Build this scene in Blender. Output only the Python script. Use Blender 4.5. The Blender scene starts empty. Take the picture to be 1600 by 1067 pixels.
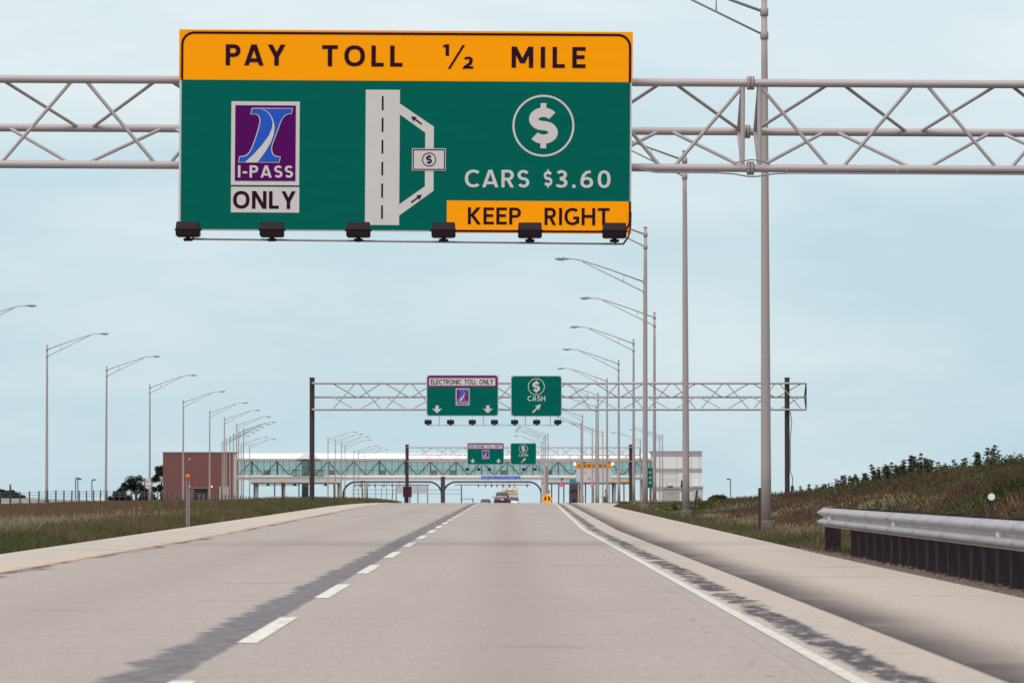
import bpy, bmesh, math, random
import numpy as np
from mathutils import Vector, Matrix, Euler

random.seed(7)
RNG = np.random.default_rng(11)
scene = bpy.context.scene
col = scene.collection

# ------------------------------------------------------------------ camera
F = 7000.0                      # focal length in photo pixels (1600 wide)
CAM_H = 1.07
PITCH = math.atan(256.5 / F)
YAW = math.atan(10 / F)
cam_d = bpy.data.cameras.new('camera')
cam = bpy.data.objects.new('camera', cam_d)
col.objects.link(cam)
cam.location = (0, 0, CAM_H)
cam.rotation_euler = (math.pi / 2 + PITCH, 0, -YAW)
cam_d.sensor_width = 36
cam_d.lens = F / 1600 * 36
cam_d.dof.use_dof = True
cam_d.dof.focus_distance = 110
cam_d.dof.aperture_fstop = 8.0
cam_d.clip_start = 0.5
cam_d.clip_end = 30000
scene.camera = cam
CAM_R = Euler((math.pi / 2 + PITCH, 0, -YAW)).to_matrix()


def P(px, py, Y):
    """photo pixel -> world point on the plane at distance Y"""
    d = CAM_R @ Vector(((px - 800) / F, -(py - 533.5) / F, -1))
    t = Y / d.y
    return Vector((d.x * t, Y, CAM_H + d.z * t))


# ------------------------------------------------------------------ sky, sun, exposure
SUN_EL, SUN_AZ = math.radians(58), math.radians(205)     # behind the camera, thin overcast
world = bpy.data.worlds.new('World')
scene.world = world
world.use_nodes = True
wn = world.node_tree
wn.nodes.clear()


def wnode(t, **kw):
    n = wn.nodes.new(t)
    for k, v in kw.items():
        setattr(n, k, v)
    return n


w_out = wnode('ShaderNodeOutputWorld')
w_bg = wnode('ShaderNodeBackground')
w_bg.inputs['Strength'].default_value = 0.1
w_sky = wnode('ShaderNodeTexSky', sky_type='NISHITA', sun_disc=False)
w_sky.sun_elevation = SUN_EL
w_sky.sun_rotation = SUN_AZ
w_sky.air_density = 1.0
w_sky.dust_density = 1.5
w_tc = wnode('ShaderNodeTexCoord')
w_map = wnode('ShaderNodeMapping')
w_map.inputs['Scale'].default_value = (7.0, 7.0, 24.0)
w_map.inputs['Location'].default_value = (1.3, 0.4, 0.35)
w_n1 = wnode('ShaderNodeTexNoise')
w_n1.inputs['Scale'].default_value = 1.6
w_n1.inputs['Detail'].default_value = 5
w_n1.inputs['Roughness'].default_value = 0.5
w_r1 = wnode('ShaderNodeMapRange')
w_r1.inputs['From Min'].default_value = 0.36
w_r1.inputs['From Max'].default_value = 0.66
w_cl = wnode('ShaderNodeMix', data_type='RGBA')
w_cl.inputs[6].default_value = (5.55, 7.5, 8.35, 1)      # thin blue veil
w_cl.inputs[7].default_value = (8.8, 9.5, 9.7, 1)        # brighter cloud
w_mx = wnode('ShaderNodeMix', data_type='RGBA')
w_mx.inputs[0].default_value = 0.88                      # mostly overcast, some clear sky through it
L = wn.links.new
L(w_tc.outputs['Generated'], w_map.inputs['Vector'])
L(w_map.outputs[0], w_n1.inputs['Vector'])
L(w_n1.outputs['Fac'], w_r1.inputs['Value'])
w_sep = wnode('ShaderNodeSeparateXYZ')
w_el = wnode('ShaderNodeMapRange', interpolation_type='SMOOTHSTEP')       # cloud cover thickens away from the horizon
w_el.inputs['From Min'].default_value = 0.055
w_el.inputs['From Max'].default_value = 0.125
w_el.inputs['To Min'].default_value = 0.0
w_el.inputs['To Max'].default_value = 0.62
w_ad = wnode('ShaderNodeMath', operation='MULTIPLY_ADD', use_clamp=True)
w_ad.inputs[1].default_value = 0.50
L(w_tc.outputs['Generated'], w_sep.inputs[0])
L(w_sep.outputs['Z'], w_el.inputs['Value'])
L(w_r1.outputs[0], w_ad.inputs[0])
L(w_el.outputs[0], w_ad.inputs[2])
L(w_ad.outputs[0], w_cl.inputs[0])
L(w_sky.outputs[0], w_mx.inputs[6])
L(w_cl.outputs[2], w_mx.inputs[7])
L(w_mx.outputs[2], w_bg.inputs['Color'])
L(w_bg.outputs[0], w_out.inputs['Surface'])

sun_d = bpy.data.lights.new('sun', 'SUN')
sun_d.energy = 2.5
sun_d.angle = math.radians(45)
sun_d.color = (1.0, 0.91, 0.82)
sun = bpy.data.objects.new('sun', sun_d)
col.objects.link(sun)
sun.location = (0, -30, 60)
# sky rotation 0 = +Y, clockwise
sd = Vector((math.sin(SUN_AZ) * math.cos(SUN_EL), math.cos(SUN_AZ) * math.cos(SUN_EL), math.sin(SUN_EL)))
sun.rotation_euler = sd.to_track_quat('Z', 'Y').to_euler()

vs = scene.view_settings
vs.view_transform = 'Standard'
vs.look = 'None'
vs.exposure = 0.0
vs.gamma = 1.0
vs.use_curve_mapping = False

# ------------------------------------------------------------------ materials
MATS = {}


def mat(name, color, rough=0.7, var=0.08, scale=3.0, metal=0.0, emit=None, estr=0.0, bump=0.0, stretch=(1, 1, 1), spec=0.3):
    if name in MATS:
        return MATS[name]
    m = bpy.data.materials.new(name)
    m.use_nodes = True
    nt = m.node_tree
    b = nt.nodes['Principled BSDF']
    b.inputs['Roughness'].default_value = rough
    b.inputs['Metallic'].default_value = metal
    b.inputs['Specular IOR Level'].default_value = spec
    tc = nt.nodes.new('ShaderNodeTexCoord')
    mp = nt.nodes.new('ShaderNodeMapping')
    mp.inputs['Scale'].default_value = stretch
    ns = nt.nodes.new('ShaderNodeTexNoise')
    ns.inputs['Scale'].default_value = scale
    ns.inputs['Detail'].default_value = 6
    ns.inputs['Roughness'].default_value = 0.65
    rp = nt.nodes.new('ShaderNodeValToRGB')
    c = color
    rp.color_ramp.elements[0].position = 0.3
    rp.color_ramp.elements[1].position = 0.7
    rp.color_ramp.elements[0].color = tuple(max(0, v * (1 - var)) for v in c) + (1,)
    rp.color_ramp.elements[1].color = tuple(min(1, v * (1 + var)) for v in c) + (1,)
    nt.links.new(tc.outputs['Object'], mp.inputs[0])
    nt.links.new(mp.outputs[0], ns.inputs['Vector'])
    nt.links.new(ns.outputs['Fac'], rp.inputs[0])
    nt.links.new(rp.outputs[0], b.inputs['Base Color'])
    if bump:
        bp = nt.nodes.new('ShaderNodeBump')
        bp.inputs['Strength'].default_value = bump
        bp.inputs['Distance'].default_value = 0.01
        nt.links.new(ns.outputs['Fac'], bp.inputs['Height'])
        nt.links.new(bp.outputs[0], b.inputs['Normal'])
    if emit:
        b.inputs['Emission Color'].default_value = emit + (1,)
        b.inputs['Emission Strength'].default_value = estr
    MATS[name] = m
    return m


GALV = mat('galvanised_steel', (0.40, 0.35, 0.355), 0.6, 0.08, 4, 0.15)
POLE = mat('light_pole_steel', (0.35, 0.30, 0.295), 0.65, 0.05, 1.2, 0.1, stretch=(3, 3, .3))
ARM = mat('light_arm_steel', (0.33, 0.30, 0.30), 0.6, 0.1, 3, 0.15)
HEAD = mat('luminaire_grey', (0.27, 0.25, 0.25), 0.5, 0.1, 6)
LENS = mat('luminaire_lens', (0.55, 0.55, 0.52), 0.2, 0.05, 6)
FOOT = mat('footing_dark_concrete', (0.115, 0.085, 0.085), 0.9, 0.3, 6, bump=.4)
GREEN = mat('sign_green', (0.000, 0.112, 0.088), 0.5, 0.07, 1.2, stretch=(.5, 1, 4), spec=.04)
ORANGE = mat('sign_orange', (1.0, 0.34, 0.002), 0.5, 0.04, 1.5, stretch=(.5, 1, 4), spec=.04)
WHITE = mat('sign_white', (0.58, 0.545, 0.545), 0.5, 0.04, 3, spec=.04)
SIGN_EDGE = mat('sign_edge_grey', (0.55, 0.54, 0.56), 0.5, 0.05, 3, spec=.04)
BLACK = mat('sign_black', (0.026, 0.006, 0.020), 0.5, 0.1, 3, spec=.04)
PURPLE = mat('sign_purple', (0.085, 0.004, 0.105), 0.5, 0.06, 3, spec=.04)
MAGENTA = mat('sign_magenta', (0.19, 0.018, 0.15), 0.5, 0.06, 3, spec=.04)
BLUE = mat('emblem_blue', (0.022, 0.09, 0.50), 0.5, 0.05, 3, spec=.04)
LAMPBODY = mat('sign_lamp_black', (0.012, 0.004, 0.009), 0.45, 0.25, 8, spec=.2)
RUST = mat('weathering_steel', (0.050, 0.032, 0.040), 0.75, 0.3, 2.5, bump=.2, stretch=(1, 1, .4))
CABLE = mat('conduit_grey', (0.26, 0.22, 0.23), 0.6, 0.1, 4)
WOOD = mat('guardrail_timber', (0.030, 0.019, 0.026), 0.9, 0.35, 5, bump=.5, stretch=(6, 6, .8))
RAIL = mat('guardrail_steel', (0.37, 0.34, 0.365), 0.45, 0.14, 1.5, 0.3, stretch=(3, .6, 3))
REFL = mat('reflector_white', (0.80, 0.80, 0.80), 0.3, 0.03, 5)
OREFL = mat('reflector_orange', (0.85, 0.20, 0.01), 0.4, 0.08, 5)
BRICK = mat('brick', (0.20, 0.080, 0.078), 0.9, 0.14, 9)
MORTAR = mat('mortar', (0.26, 0.17, 0.165), 0.95, 0.1, 3)
WHITEROOF = mat('white_roof', (0.90, 0.90, 0.89), 0.5, 0.03, 0.5)
FASCIA = mat('tan_fascia', (0.36, 0.28, 0.26), 0.7, 0.1, .6)
PRECAST = mat('precast_panel', (0.50, 0.46, 0.45), 0.8, 0.07, .5)
PRECASTW = mat('precast_white', (0.70, 0.69, 0.68), 0.8, 0.05, .4)
BANDGREY = mat('band_grey', (0.34, 0.31, 0.34), 0.8, 0.07, .6)
MULL = mat('mullion_dark', (0.075, 0.085, 0.088), 0.6, 0.1, 2)
BRACE = mat('bridge_brace_grey', (0.11, 0.125, 0.13), 0.6, 0.1, 2)
LOUVRE = mat('louvre_panel', (0.13, 0.14, 0.15), 0.6, 0.15, 3)
DARK = mat('dark_void', (0.02, 0.016, 0.02), 0.8, 0.2, 3)
TUBE = mat('arch_tube_dark', (0.060, 0.040, 0.050), 0.6, 0.15, 1.5)
CARRED = mat('car_paint_dark_red', (0.042, 0.008, 0.014), 0.25, 0.1, 3, spec=.6)
CARDK = mat('car_paint_charcoal', (0.03, 0.026, 0.03), 0.3, 0.1, 3, spec=.6)
CARWH = mat('car_paint_white', (0.75, 0.75, 0.75), 0.25, 0.03, 3, spec=.6)
CARGLASS = mat('car_glass', (0.045, 0.04, 0.045), 0.15, 0.1, 3, spec=.7)
TYRE = mat('tyre_rubber', (0.02, 0.02, 0.02), 0.9, 0.1, 10)
RIM = mat('wheel_rim', (0.4, 0.4, 0.4), 0.35, 0.1, 10, 0.8)
TAIL = mat('tail_light', (0.45, 0.012, 0.02), 0.25, 0.1, 10, emit=(1, .05, .05), estr=.25)
REDSIG = mat('red_signal', (0.8, 0.02, 0.08), 0.3, 0.05, 5, emit=(1, .02, .12), estr=3.0)
AMBER = mat('amber_beacon', (0.9, 0.5, 0.1), 0.3, 0.05, 5, emit=(1, .55, .18), estr=4.0)
WALLAMP = mat('wall_lamp_glow', (0.9, 0.5, 0.4), 0.3, 0.05, 5, emit=(1, .55, .45), estr=2.0)
BLUESIGN = mat('sign_blue', (0.05, 0.12, 0.50), 0.5, 0.08, 2)
BLUEMARK = mat('sign_blue_pale', (0.30, 0.38, 0.68), 0.5, 0.08, 2)
AMBERSIGN = mat('sign_amber', (0.62, 0.25, 0.02), 0.5, 0.1, 2)
AMBERMARK = mat('sign_amber_dark', (0.27, 0.09, 0.015), 0.5, 0.1, 2)
PALEPANEL = mat('plaza_sign_pale', (0.47, 0.46, 0.48), 0.6, 0.05, 1)
TEAL = mat('plaza_teal', (0.05, 0.30, 0.26), 0.6, 0.2, 1.5)
MAROON = mat('panel_maroon', (0.055, 0.008, 0.018), 0.6, 0.2, 2)
BILLB = mat('billboard_slat', (0.36, 0.33, 0.34), 0.8, 0.1, 2)
BARK = mat('bark', (0.07, 0.05, 0.045), 0.95, 0.3, 4, bump=.5)
CONE = mat('marker_flag_red', (0.85, 0.07, 0.05), 0.5, 0.1, 5)
BARRIER = mat('barrier_concrete', (0.47, 0.44, 0.42), 0.9, 0.12, 1.5)
CABINET = mat('cabinet_grey', (0.36, 0.36, 0.37), 0.7, 0.08, 1)


def glass_mat():
    m = bpy.data.materials.new('bridge_glass')
    m.use_nodes = True
    nt = m.node_tree
    b = nt.nodes['Principled BSDF']
    b.inputs['Base Color'].default_value = (0.36, 0.46, 0.45, 1)
    b.inputs['Roughness'].default_value = 0.08
    tr = nt.nodes.new('ShaderNodeBsdfTransparent')
    tr.inputs[0].default_value = (0.86, 0.93, 0.915, 1)
    mx = nt.nodes.new('ShaderNodeMixShader')
    ns = nt.nodes.new('ShaderNodeTexNoise')
    ns.inputs['Scale'].default_value = 0.6
    tc = nt.nodes.new('ShaderNodeTexCoord')
    mr = nt.nodes.new('ShaderNodeMapRange')
    mr.inputs['To Min'].default_value = 0.80
    mr.inputs['To Max'].default_value = 0.93
    nt.links.new(tc.outputs['Object'], ns.inputs['Vector'])
    nt.links.new(ns.outputs['Fac'], mr.inputs['Value'])
    nt.links.new(mr.outputs[0], mx.inputs[0])
    nt.links.new(b.outputs[0], mx.inputs[1])
    nt.links.new(tr.outputs[0], mx.inputs[2])
    nt.links.new(mx.outputs[0], nt.nodes['Material Output'].inputs['Surface'])
    return m


GLASS = glass_mat()


def attr_mat(name, rough=0.85, transl=0.25):
    m = bpy.data.materials.new(name)
    m.use_nodes = True
    nt = m.node_tree
    b = nt.nodes['Principled BSDF']
    b.inputs['Roughness'].default_value = rough
    b.inputs['Specular IOR Level'].default_value = 0.15
    a = nt.nodes.new('ShaderNodeAttribute')
    a.attribute_name = 'tint'
    t = nt.nodes.new('ShaderNodeBsdfTranslucent')
    mx = nt.nodes.new('ShaderNodeMixShader')
    mx.inputs[0].default_value = transl
    nt.links.new(a.outputs['Color'], b.inputs['Base Color'])
    nt.links.new(a.outputs['Color'], t.inputs['Color'])
    nt.links.new(b.outputs[0], mx.inputs[1])
    nt.links.new(t.outputs[0], mx.inputs[2])
    nt.links.new(mx.outputs[0], nt.nodes['Material Output'].inputs['Surface'])
    return m


GRASSM = attr_mat('grass_blades')
LEAFM = attr_mat('leaves', 0.7, 0.3)

# ------------------------------------------------------------------ mesh helpers


def tag(o, label, cat, group=None):
    o['label'] = label
    o['category'] = cat
    if group:
        o['group'] = group
    return o


def empty(name, loc, label, cat, group=None, rot=(0, 0, 0)):
    o = bpy.data.objects.new(name, None)
    col.objects.link(o)
    o.empty_display_size = 0.2
    o.location = loc
    o.rotation_euler = rot
    return tag(o, label, cat, group)


def mesh_obj(name, verts, faces, m, parent=None, smooth=False):
    me = bpy.data.meshes.new(name)
    me.from_pydata([tuple(v) for v in verts], [], faces)
    if m:
        me.materials.append(m)
    if smooth:
        me.polygons.foreach_set('use_smooth', [True] * len(me.polygons))
    me.update()
    o = bpy.data.objects.new(name, me)
    col.objects.link(o)
    if parent:
        o.parent = parent
    return o


def bm_obj(name, bm, m, parent=None, smooth=False):
    me = bpy.data.meshes.new(name)
    bm.to_mesh(me)
    bm.free()
    me.materials.append(m)
    if smooth:
        me.polygons.foreach_set('use_smooth', [True] * len(me.polygons))
    o = bpy.data.objects.new(name, me)
    col.objects.link(o)
    if parent:
        o.parent = parent
    return o


_unit = {}


def unit_cyl(m, n=10):
    k = ('cyl', m.name, n)
    if k not in _unit:
        bm = bmesh.new()
        bmesh.ops.create_cone(bm, cap_ends=True, segments=n, radius1=1, radius2=1, depth=1)
        me = bpy.data.meshes.new('tube')
        bm.to_mesh(me)
        bm.free()
        for p in me.polygons:
            p.use_smooth = len(p.vertices) == 4
        me.materials.append(m)
        _unit[k] = me
    return _unit[k]


def tube(name, p0, p1, r, m, parent=None, n=10):
    p0, p1 = Vector(p0), Vector(p1)
    d = p1 - p0
    o = bpy.data.objects.new(name, unit_cyl(m, n))
    col.objects.link(o)
    if parent:
        o.parent = parent
    o.location = (p0 + p1) / 2
    o.rotation_mode = 'QUATERNION'
    o.rotation_quaternion = d.to_track_quat('Z', 'Y')
    o.scale = (r, r, d.length)
    return o


def unit_box(m):
    k = ('box', m.name)
    if k not in _unit:
        bm = bmesh.new()
        bmesh.ops.create_cube(bm, size=1)
        me = bpy.data.meshes.new('box')
        bm.to_mesh(me)
        bm.free()
        me.materials.append(m)
        _unit[k] = me
    return _unit[k]


def box(name, c, s, m, parent=None, rot=None):
    o = bpy.data.objects.new(name, unit_box(m))
    col.objects.link(o)
    if parent:
        o.parent = parent
    o.location = c
    o.scale = s
    if rot:
        o.rotation_euler = rot
    return o


def bbox(name, c, s, m, parent=None, bev=0.02, seg=2, rot=None):
    bm = bmesh.new()
    bmesh.ops.create_cube(bm, size=1)
    bmesh.ops.scale(bm, vec=s, verts=bm.verts)
    bmesh.ops.bevel(bm, geom=list(bm.edges), offset=bev, segments=seg, affect='EDGES')
    o = bm_obj(name, bm, m, parent)
    o.location = c
    if rot:
        o.rotation_euler = rot
    return o


def sweep(name, pts, radii, m, parent=None, n=10, caps=True):
    """tube along a polyline with a radius per point"""
    pts = [Vector(p) for p in pts]
    if not hasattr(radii, '__len__'):
        radii = [radii] * len(pts)
    V, Fc = [], []
    up0 = Vector((0, 1, 0.001))
    for i, p in enumerate(pts):
        a = pts[max(i - 1, 0)]
        b = pts[min(i + 1, len(pts) - 1)]
        t = (b - a).normalized()
        u = up0 if abs(t.dot(up0)) < 0.95 else Vector((1, 0, 0))
        s = t.cross(u).normalized()
        u = s.cross(t).normalized()
        for k in range(n):
            an = 2 * math.pi * k / n
            V.append(p + (s * math.cos(an) + u * math.sin(an)) * radii[i])
    for i in range(len(pts) - 1):
        for k in range(n):
            a, b = i * n + k, i * n + (k + 1) % n
            Fc.append((a, b, b + n, a + n))
    if caps:
        Fc.append(tuple(range(n))[::-1])
        Fc.append(tuple(range((len(pts) - 1) * n, len(pts) * n)))
    return mesh_obj(name, V, Fc, m, parent, True)


def flat(name, poly, y, m, parent):
    """flat polygon in the local XZ plane, facing the camera (-Y)"""
    V = [(x, y, z) for x, z in poly]
    area = sum(poly[i][0] * poly[(i + 1) % len(poly)][1] - poly[(i + 1) % len(poly)][0] * poly[i][1] for i in range(len(poly)))
    f = list(range(len(poly)))
    if area < 0:
        f = f[::-1]
    return mesh_obj(name, V, [tuple(f)], m, parent)


def ring(name, cx, cz, r0, r1, y, m, parent, n=48):
    V, Fc = [], []
    for k in range(n):
        a = 2 * math.pi * k / n
        V += [(cx + r0 * math.cos(a), y, cz + r0 * math.sin(a)), (cx + r1 * math.cos(a), y, cz + r1 * math.sin(a))]
    for k in range(n):
        a, b = 2 * k, 2 * ((k + 1) % n)
        Fc.append((a, a + 1, b + 1, b))
    return mesh_obj(name, V, Fc, m, parent)


def disc(name, cx, cz, r, y, m, parent, n=32):
    return flat(name, [(cx + r * math.cos(2 * math.pi * k / n), cz + r * math.sin(2 * math.pi * k / n)) for k in range(n)], y, m, parent)


def rrect(x0, z0, x1, z1, r, corners='lrLR', n=6):
    """rounded rectangle; corners: l r = lower left/right, L R = upper"""
    pts = []

    def arc(cx, cz, a0):
        for k in range(n + 1):
            a = math.radians(a0 + 90 * k / n)
            pts.append((cx + r * math.cos(a), cz + r * math.sin(a)))
    if 'l' in corners: arc(x0 + r, z0 + r, 180)
    else: pts.append((x0, z0))
    if 'r' in corners: arc(x1 - r, z0 + r, 270)
    else: pts.append((x1, z0))
    if 'R' in corners: arc(x1 - r, z1 - r, 0)
    else: pts.append((x1, z1))
    if 'L' in corners: arc(x0 + r, z1 - r, 90)
    else: pts.append((x0, z1))
    return pts


def _arc(cx, cy, rx, ry, a0, a1, n=14, e=1.0):
    """elliptic arc, angles in degrees; e < 1 squares it off a little"""
    out = []
    for k in range(n + 1):
        a = math.radians(a0 + (a1 - a0) * k / n)
        c, s_ = math.cos(a), math.sin(a)
        out.append((cx + rx * math.copysign(abs(c) ** e, c), cy + ry * math.copysign(abs(s_) ** e, s_)))
    return out


def glyph(ch, t):
    """strokes of a highway-style capital, cap height 1, stroke width t.
    returns (width, [('L', polyline, closed) | ('D', x0, y0, x1, y1)])"""
    h = t / 2
    if ch == 'I': return t, [('L', [(h, 0), (h, 1)], 0)]
    if ch == '1': return .36, [('L', [(.36 - h, 0), (.36 - h, 1)], 0), ('D', .36 - h * 1.5, .98, h * .9, .76)]
    if ch == '-': return .32, [('L', [(0, .42), (.32, .42)], 0)]
    if ch == '.': return t * 1.15, [('L', [(t * .575, 0), (t * .575, t * 1.15)], 0)]
    if ch == ' ': return .42, []
    if ch == 'L': return .50, [('L', [(h, 1), (h, h), (.50, h)], 0)]
    if ch == 'T': return .64, [('L', [(0, 1 - h), (.64, 1 - h)], 0), ('L', [(.32, 0), (.32, 1 - h)], 0)]
    if ch == 'E': return .54, [('L', [(.54, 1 - h), (h, 1 - h), (h, h), (.54, h)], 0), ('L', [(h, .52), (.50, .52)], 0)]
    if ch == 'H': return .72, [('L', [(h, 0), (h, 1)], 0), ('L', [(.72 - h, 0), (.72 - h, 1)], 0), ('L', [(h, .52), (.72 - h, .52)], 0)]
    if ch == 'N': return .74, [('L', [(h, 0), (h, 1)], 0), ('L', [(.74 - h, 0), (.74 - h, 1)], 0), ('D', h * 1.15, 1, .74 - h * 1.15, 0)]
    if ch == 'M': return .88, [('L', [(h, 0), (h, 1)], 0), ('L', [(.88 - h, 0), (.88 - h, 1)], 0), ('D', h * 1.2, 1, .44, .22), ('D', .88 - h * 1.2, 1, .44, .22)]
    if ch == 'A': return .80, [('D', t * .55, 0, .40 - t * .10, 1), ('D', .80 - t * .55, 0, .40 + t * .10, 1), ('L', [(.20, .25), (.60, .25)], 0)]
    if ch == 'Y': return .74, [('D', t * .6, 1, .37, .42), ('D', .74 - t * .6, 1, .37, .42), ('L', [(.37, 0), (.37, .47)], 0)]
    if ch == 'K': return .68, [('L', [(h, 0), (h, 1)], 0), ('D', .68 - t * .75, 1, t * 1.05, .47), ('D', .68 - t * .62, 0, t * 1.35, .56)]
    if ch in 'O0':
        w = .84 if ch == 'O' else .62
        return w, [('L', _arc(w / 2, .5, w / 2 - h, .5 - h, 0, 360, 32, .88)[:-1], 1)]
    if ch == 'C': return .70, [('L', _arc(.42, .5, .42 - h, .5 - h, 48, 312, 24, .9), 0)]
    if ch == 'G': return .78, [('L', _arc(.42, .5, .42 - h, .5 - h, 48, 318, 24, .9) + [(.78 - h, .20), (.78 - h, .50 - h), (.46, .50 - h)], 0)]
    if ch == 'D':
        return .74, [('L', [(h, h), (h, 1 - h), (.30, 1 - h)] + _arc(.36, .5, .38 - h, .5 - h, 90, -90, 16, .9) + [(.30, h)], 1)]
    if ch in 'PR':
        w = .60
        b = [(h, 0), (h, 1 - h), (.30, 1 - h)] + _arc(.32, .70, w - .32 - h, .30 - h, 90, -90, 12, .9) + [(.30, .40 + h), (t, .40 + h)]
        st = [('L', b, 0)]
        if ch == 'R':
            st.append(('D', w + .02 - t * .6, 0, .33, .42))
            w += .04
        return w, st
    if ch in 'S$':
        w = .58 if ch == 'S' else .64
        hs = 1.0 if ch == 'S' else .80
        ry, rx = (hs - t) / 4, w / 2 - h
        p = _arc(w / 2, .5 + ry, rx, ry, 28, 180, 12) + _arc(w / 2, .5 + ry, rx, ry, 195, 262, 6)
        q = _arc(w / 2, .5 - ry, rx, ry, 82, 0, 7) + _arc(w / 2, .5 - ry, rx, ry, -12, -152, 12)
        st = [('L', p + q, 0)]
        if ch == '$':
            st += [('L', [(w / 2, .86), (w / 2, 1.0)], 0, .62), ('L', [(w / 2, 0), (w / 2, .14)], 0, .62)]
        return w, st
    if ch == '3':
        return .58, [('L', _arc(.29, .74, .265 - h, .26 - h, 155, -75, 14, .95) + [(.22, .53)], 0),
                     ('L', [(.22, .53)] + _arc(.27, .275, .31 - h, .275 - h, 78, -152, 16, .95), 0)]
    if ch == '6':
        return .62, [('L', _arc(.31, .31, .31 - h, .31 - h, 0, 360, 24, .92)[:-1], 1),
                     ('L', [(h * 1.0, .34), (h * 1.2, .52), (.17, .74), (.30, .88), (.50, 1 - h)], 0)]
    if ch == '2':
        return .58, [('L', _arc(.29, .71, .27 - h, .29 - h, 160, -30, 12, .95) + [(.40, .42), (.12, .14), (.10, h), (.58, h)], 0)]
    return .5, []


def stroke_strip(pts, t, closed):
    """quads of a mitred stroke along a polyline"""
    n = len(pts)
    P2 = [Vector(p) for p in pts]
    Vv, Ff = [], []
    for i in range(n):
        a = P2[i - 1] if (i or closed) else None
        b = P2[(i + 1) % n] if (i < n - 1 or closed) else None
        d0 = (P2[i] - a).normalized() if a is not None else None
        d1 = (b - P2[i]).normalized() if b is not None else None
        if d0 is None: d0 = d1
        if d1 is None: d1 = d0
        m = d0 + d1
        m = m.normalized() if m.length > 1e-6 else d1
        nn = Vector((-m.y, m.x))
        k = t / 2 / max(.45, abs(nn.dot(Vector((-d1.y, d1.x)))))
        Vv += [P2[i] + nn * k, P2[i] - nn * k]
    for i in range(n if closed else n - 1):
        j = (i + 1) % n
        Ff.append((2 * i, 2 * i + 1, 2 * j + 1, 2 * j))
    return Vv, Ff


def lettering(txt, x0, z0, x1, z1, y, m, parent, bold=.16, name='lettering', squeeze=None):
    """stroke-built capitals fitted to a box: height sets the size, tracking sets the width"""
    t = bold
    H, W = z1 - z0, x1 - x0
    gl = [glyph(c, t) for c in txt]
    tot = sum(g[0] for g in gl) * H
    sx = 1.0
    if len(txt) > 1:                       # wide capitals where the line leaves room
        wide = min(1.17, max(1.0, (W - .14 * H * (len(txt) - 1)) / tot))
    else:
        wide = 1.0
    tot *= wide
    if len(txt) > 1:
        gap = (W - tot) / (len(txt) - 1)
        if gap < .08 * H:
            gap = .10 * H
            sx = W / (tot + gap * (len(txt) - 1))
    else:
        gap, sx = 0, W / tot
    V, Fc = [], []
    words = []
    cx = x0
    for gw, strokes in gl:
        if not strokes:
            words.append((V, Fc))
            V, Fc = [], []
        for si, st in enumerate(strokes):
            yy = y - .0012 * si
            if st[0] == 'L':
                vv, ff = stroke_strip(st[1], t * (st[3] if len(st) > 3 else 1), st[2])
            else:
                _, ax, ay, bx, by = st
                d = Vector((bx - ax, by - ay))
                w = t * .5 / max(.35, abs(d.y) / d.length)
                vv = [Vector((ax - w, ay)), Vector((ax + w, ay)), Vector((bx + w, by)), Vector((bx - w, by))]
                ff = [(0, 1, 2, 3)]
            i = len(V)
            V += [(cx + v.x * H * sx * wide, yy, z0 + v.y * H) for v in vv]
            Fc += [tuple(i + k for k in f) for f in ff]
        cx += (gw * H * wide + gap) * sx
    words.append((V, Fc))
    for V, Fc in words:
        out = []
        for f in Fc:                      # every face towards the camera
            a, b, c = V[f[0]], V[f[1]], V[f[2]]
            cr = (b[0] - a[0]) * (c[2] - a[2]) - (b[2] - a[2]) * (c[0] - a[0])
            out.append(f if cr > 0 else f[::-1])
        o = mesh_obj(name, V, out, m, parent)
    return o


def copy_tree(o, parent=None):
    c = o.copy()
    col.objects.link(c)
    c.parent = parent
    for ch in list(o.children):
        copy_tree(ch, c)
    return c


_lat = RNG.random((256, 256))


def vnoise(x, y, s, seed=0):
    x = np.asarray(x, float) / s + seed * 17.3
    y = np.asarray(y, float) / s + seed * 9.1
    xi, yi = np.floor(x).astype(int), np.floor(y).astype(int)
    fx, fy = x - xi, y - yi
    fx, fy = fx * fx * (3 - 2 * fx), fy * fy * (3 - 2 * fy)
    g = lambda a, b: _lat[a % 256, b % 256]
    return (g(xi, yi) * (1 - fx) + g(xi + 1, yi) * fx) * (1 - fy) + (g(xi, yi + 1) * (1 - fx) + g(xi + 1, yi + 1) * fx) * fy


# ------------------------------------------------------------------ terrain profile
S = 30 / F
K = 2.03e-5


def gz(Y):
    """height of the carriageway: a steady climb, a crest at 250-450 m, then down to the plaza"""
    Y = np.asarray(Y, float)
    a = S * np.minimum(Y, 450)
    a = a - K * np.clip(np.minimum(Y, 450) - 250, 0, None) ** 2
    sl = S - 2 * K * 200
    return a + sl * np.clip(np.minimum(Y, 950) - 450, 0, None)


def gzf(Y):
    return float(gz(Y))


def line_x(Y):
    Y = np.asarray(Y, float)
    return 1.93 + 0.0070 * np.clip(np.minimum(Y, 330) - 110, 0, None)


def right_edge(Y):
    Y = np.asarray(Y, float)
    return 4.98 + 0.0048 * np.clip(np.minimum(Y, 230) - 65, 0, None) + 0.03 * np.clip(np.minimum(Y, 345) - 240, 0, None) + 0.05 * np.clip(np.minimum(Y, 840) - 560, 0, None)


def left_edge(Y):
    Y = np.asarray(Y, float)
    return -8.0 - 0.009 * np.clip(np.minimum(Y, 240) - 70, 0, None) - 0.08 * np.clip(np.minimum(Y, 880) - 620, 0, None)


def yellow_x(Y):
    Y = np.asarray(Y, float)
    return -6.35 - 0.009 * np.clip(np.minimum(Y, 240) - 90, 0, None)


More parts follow.
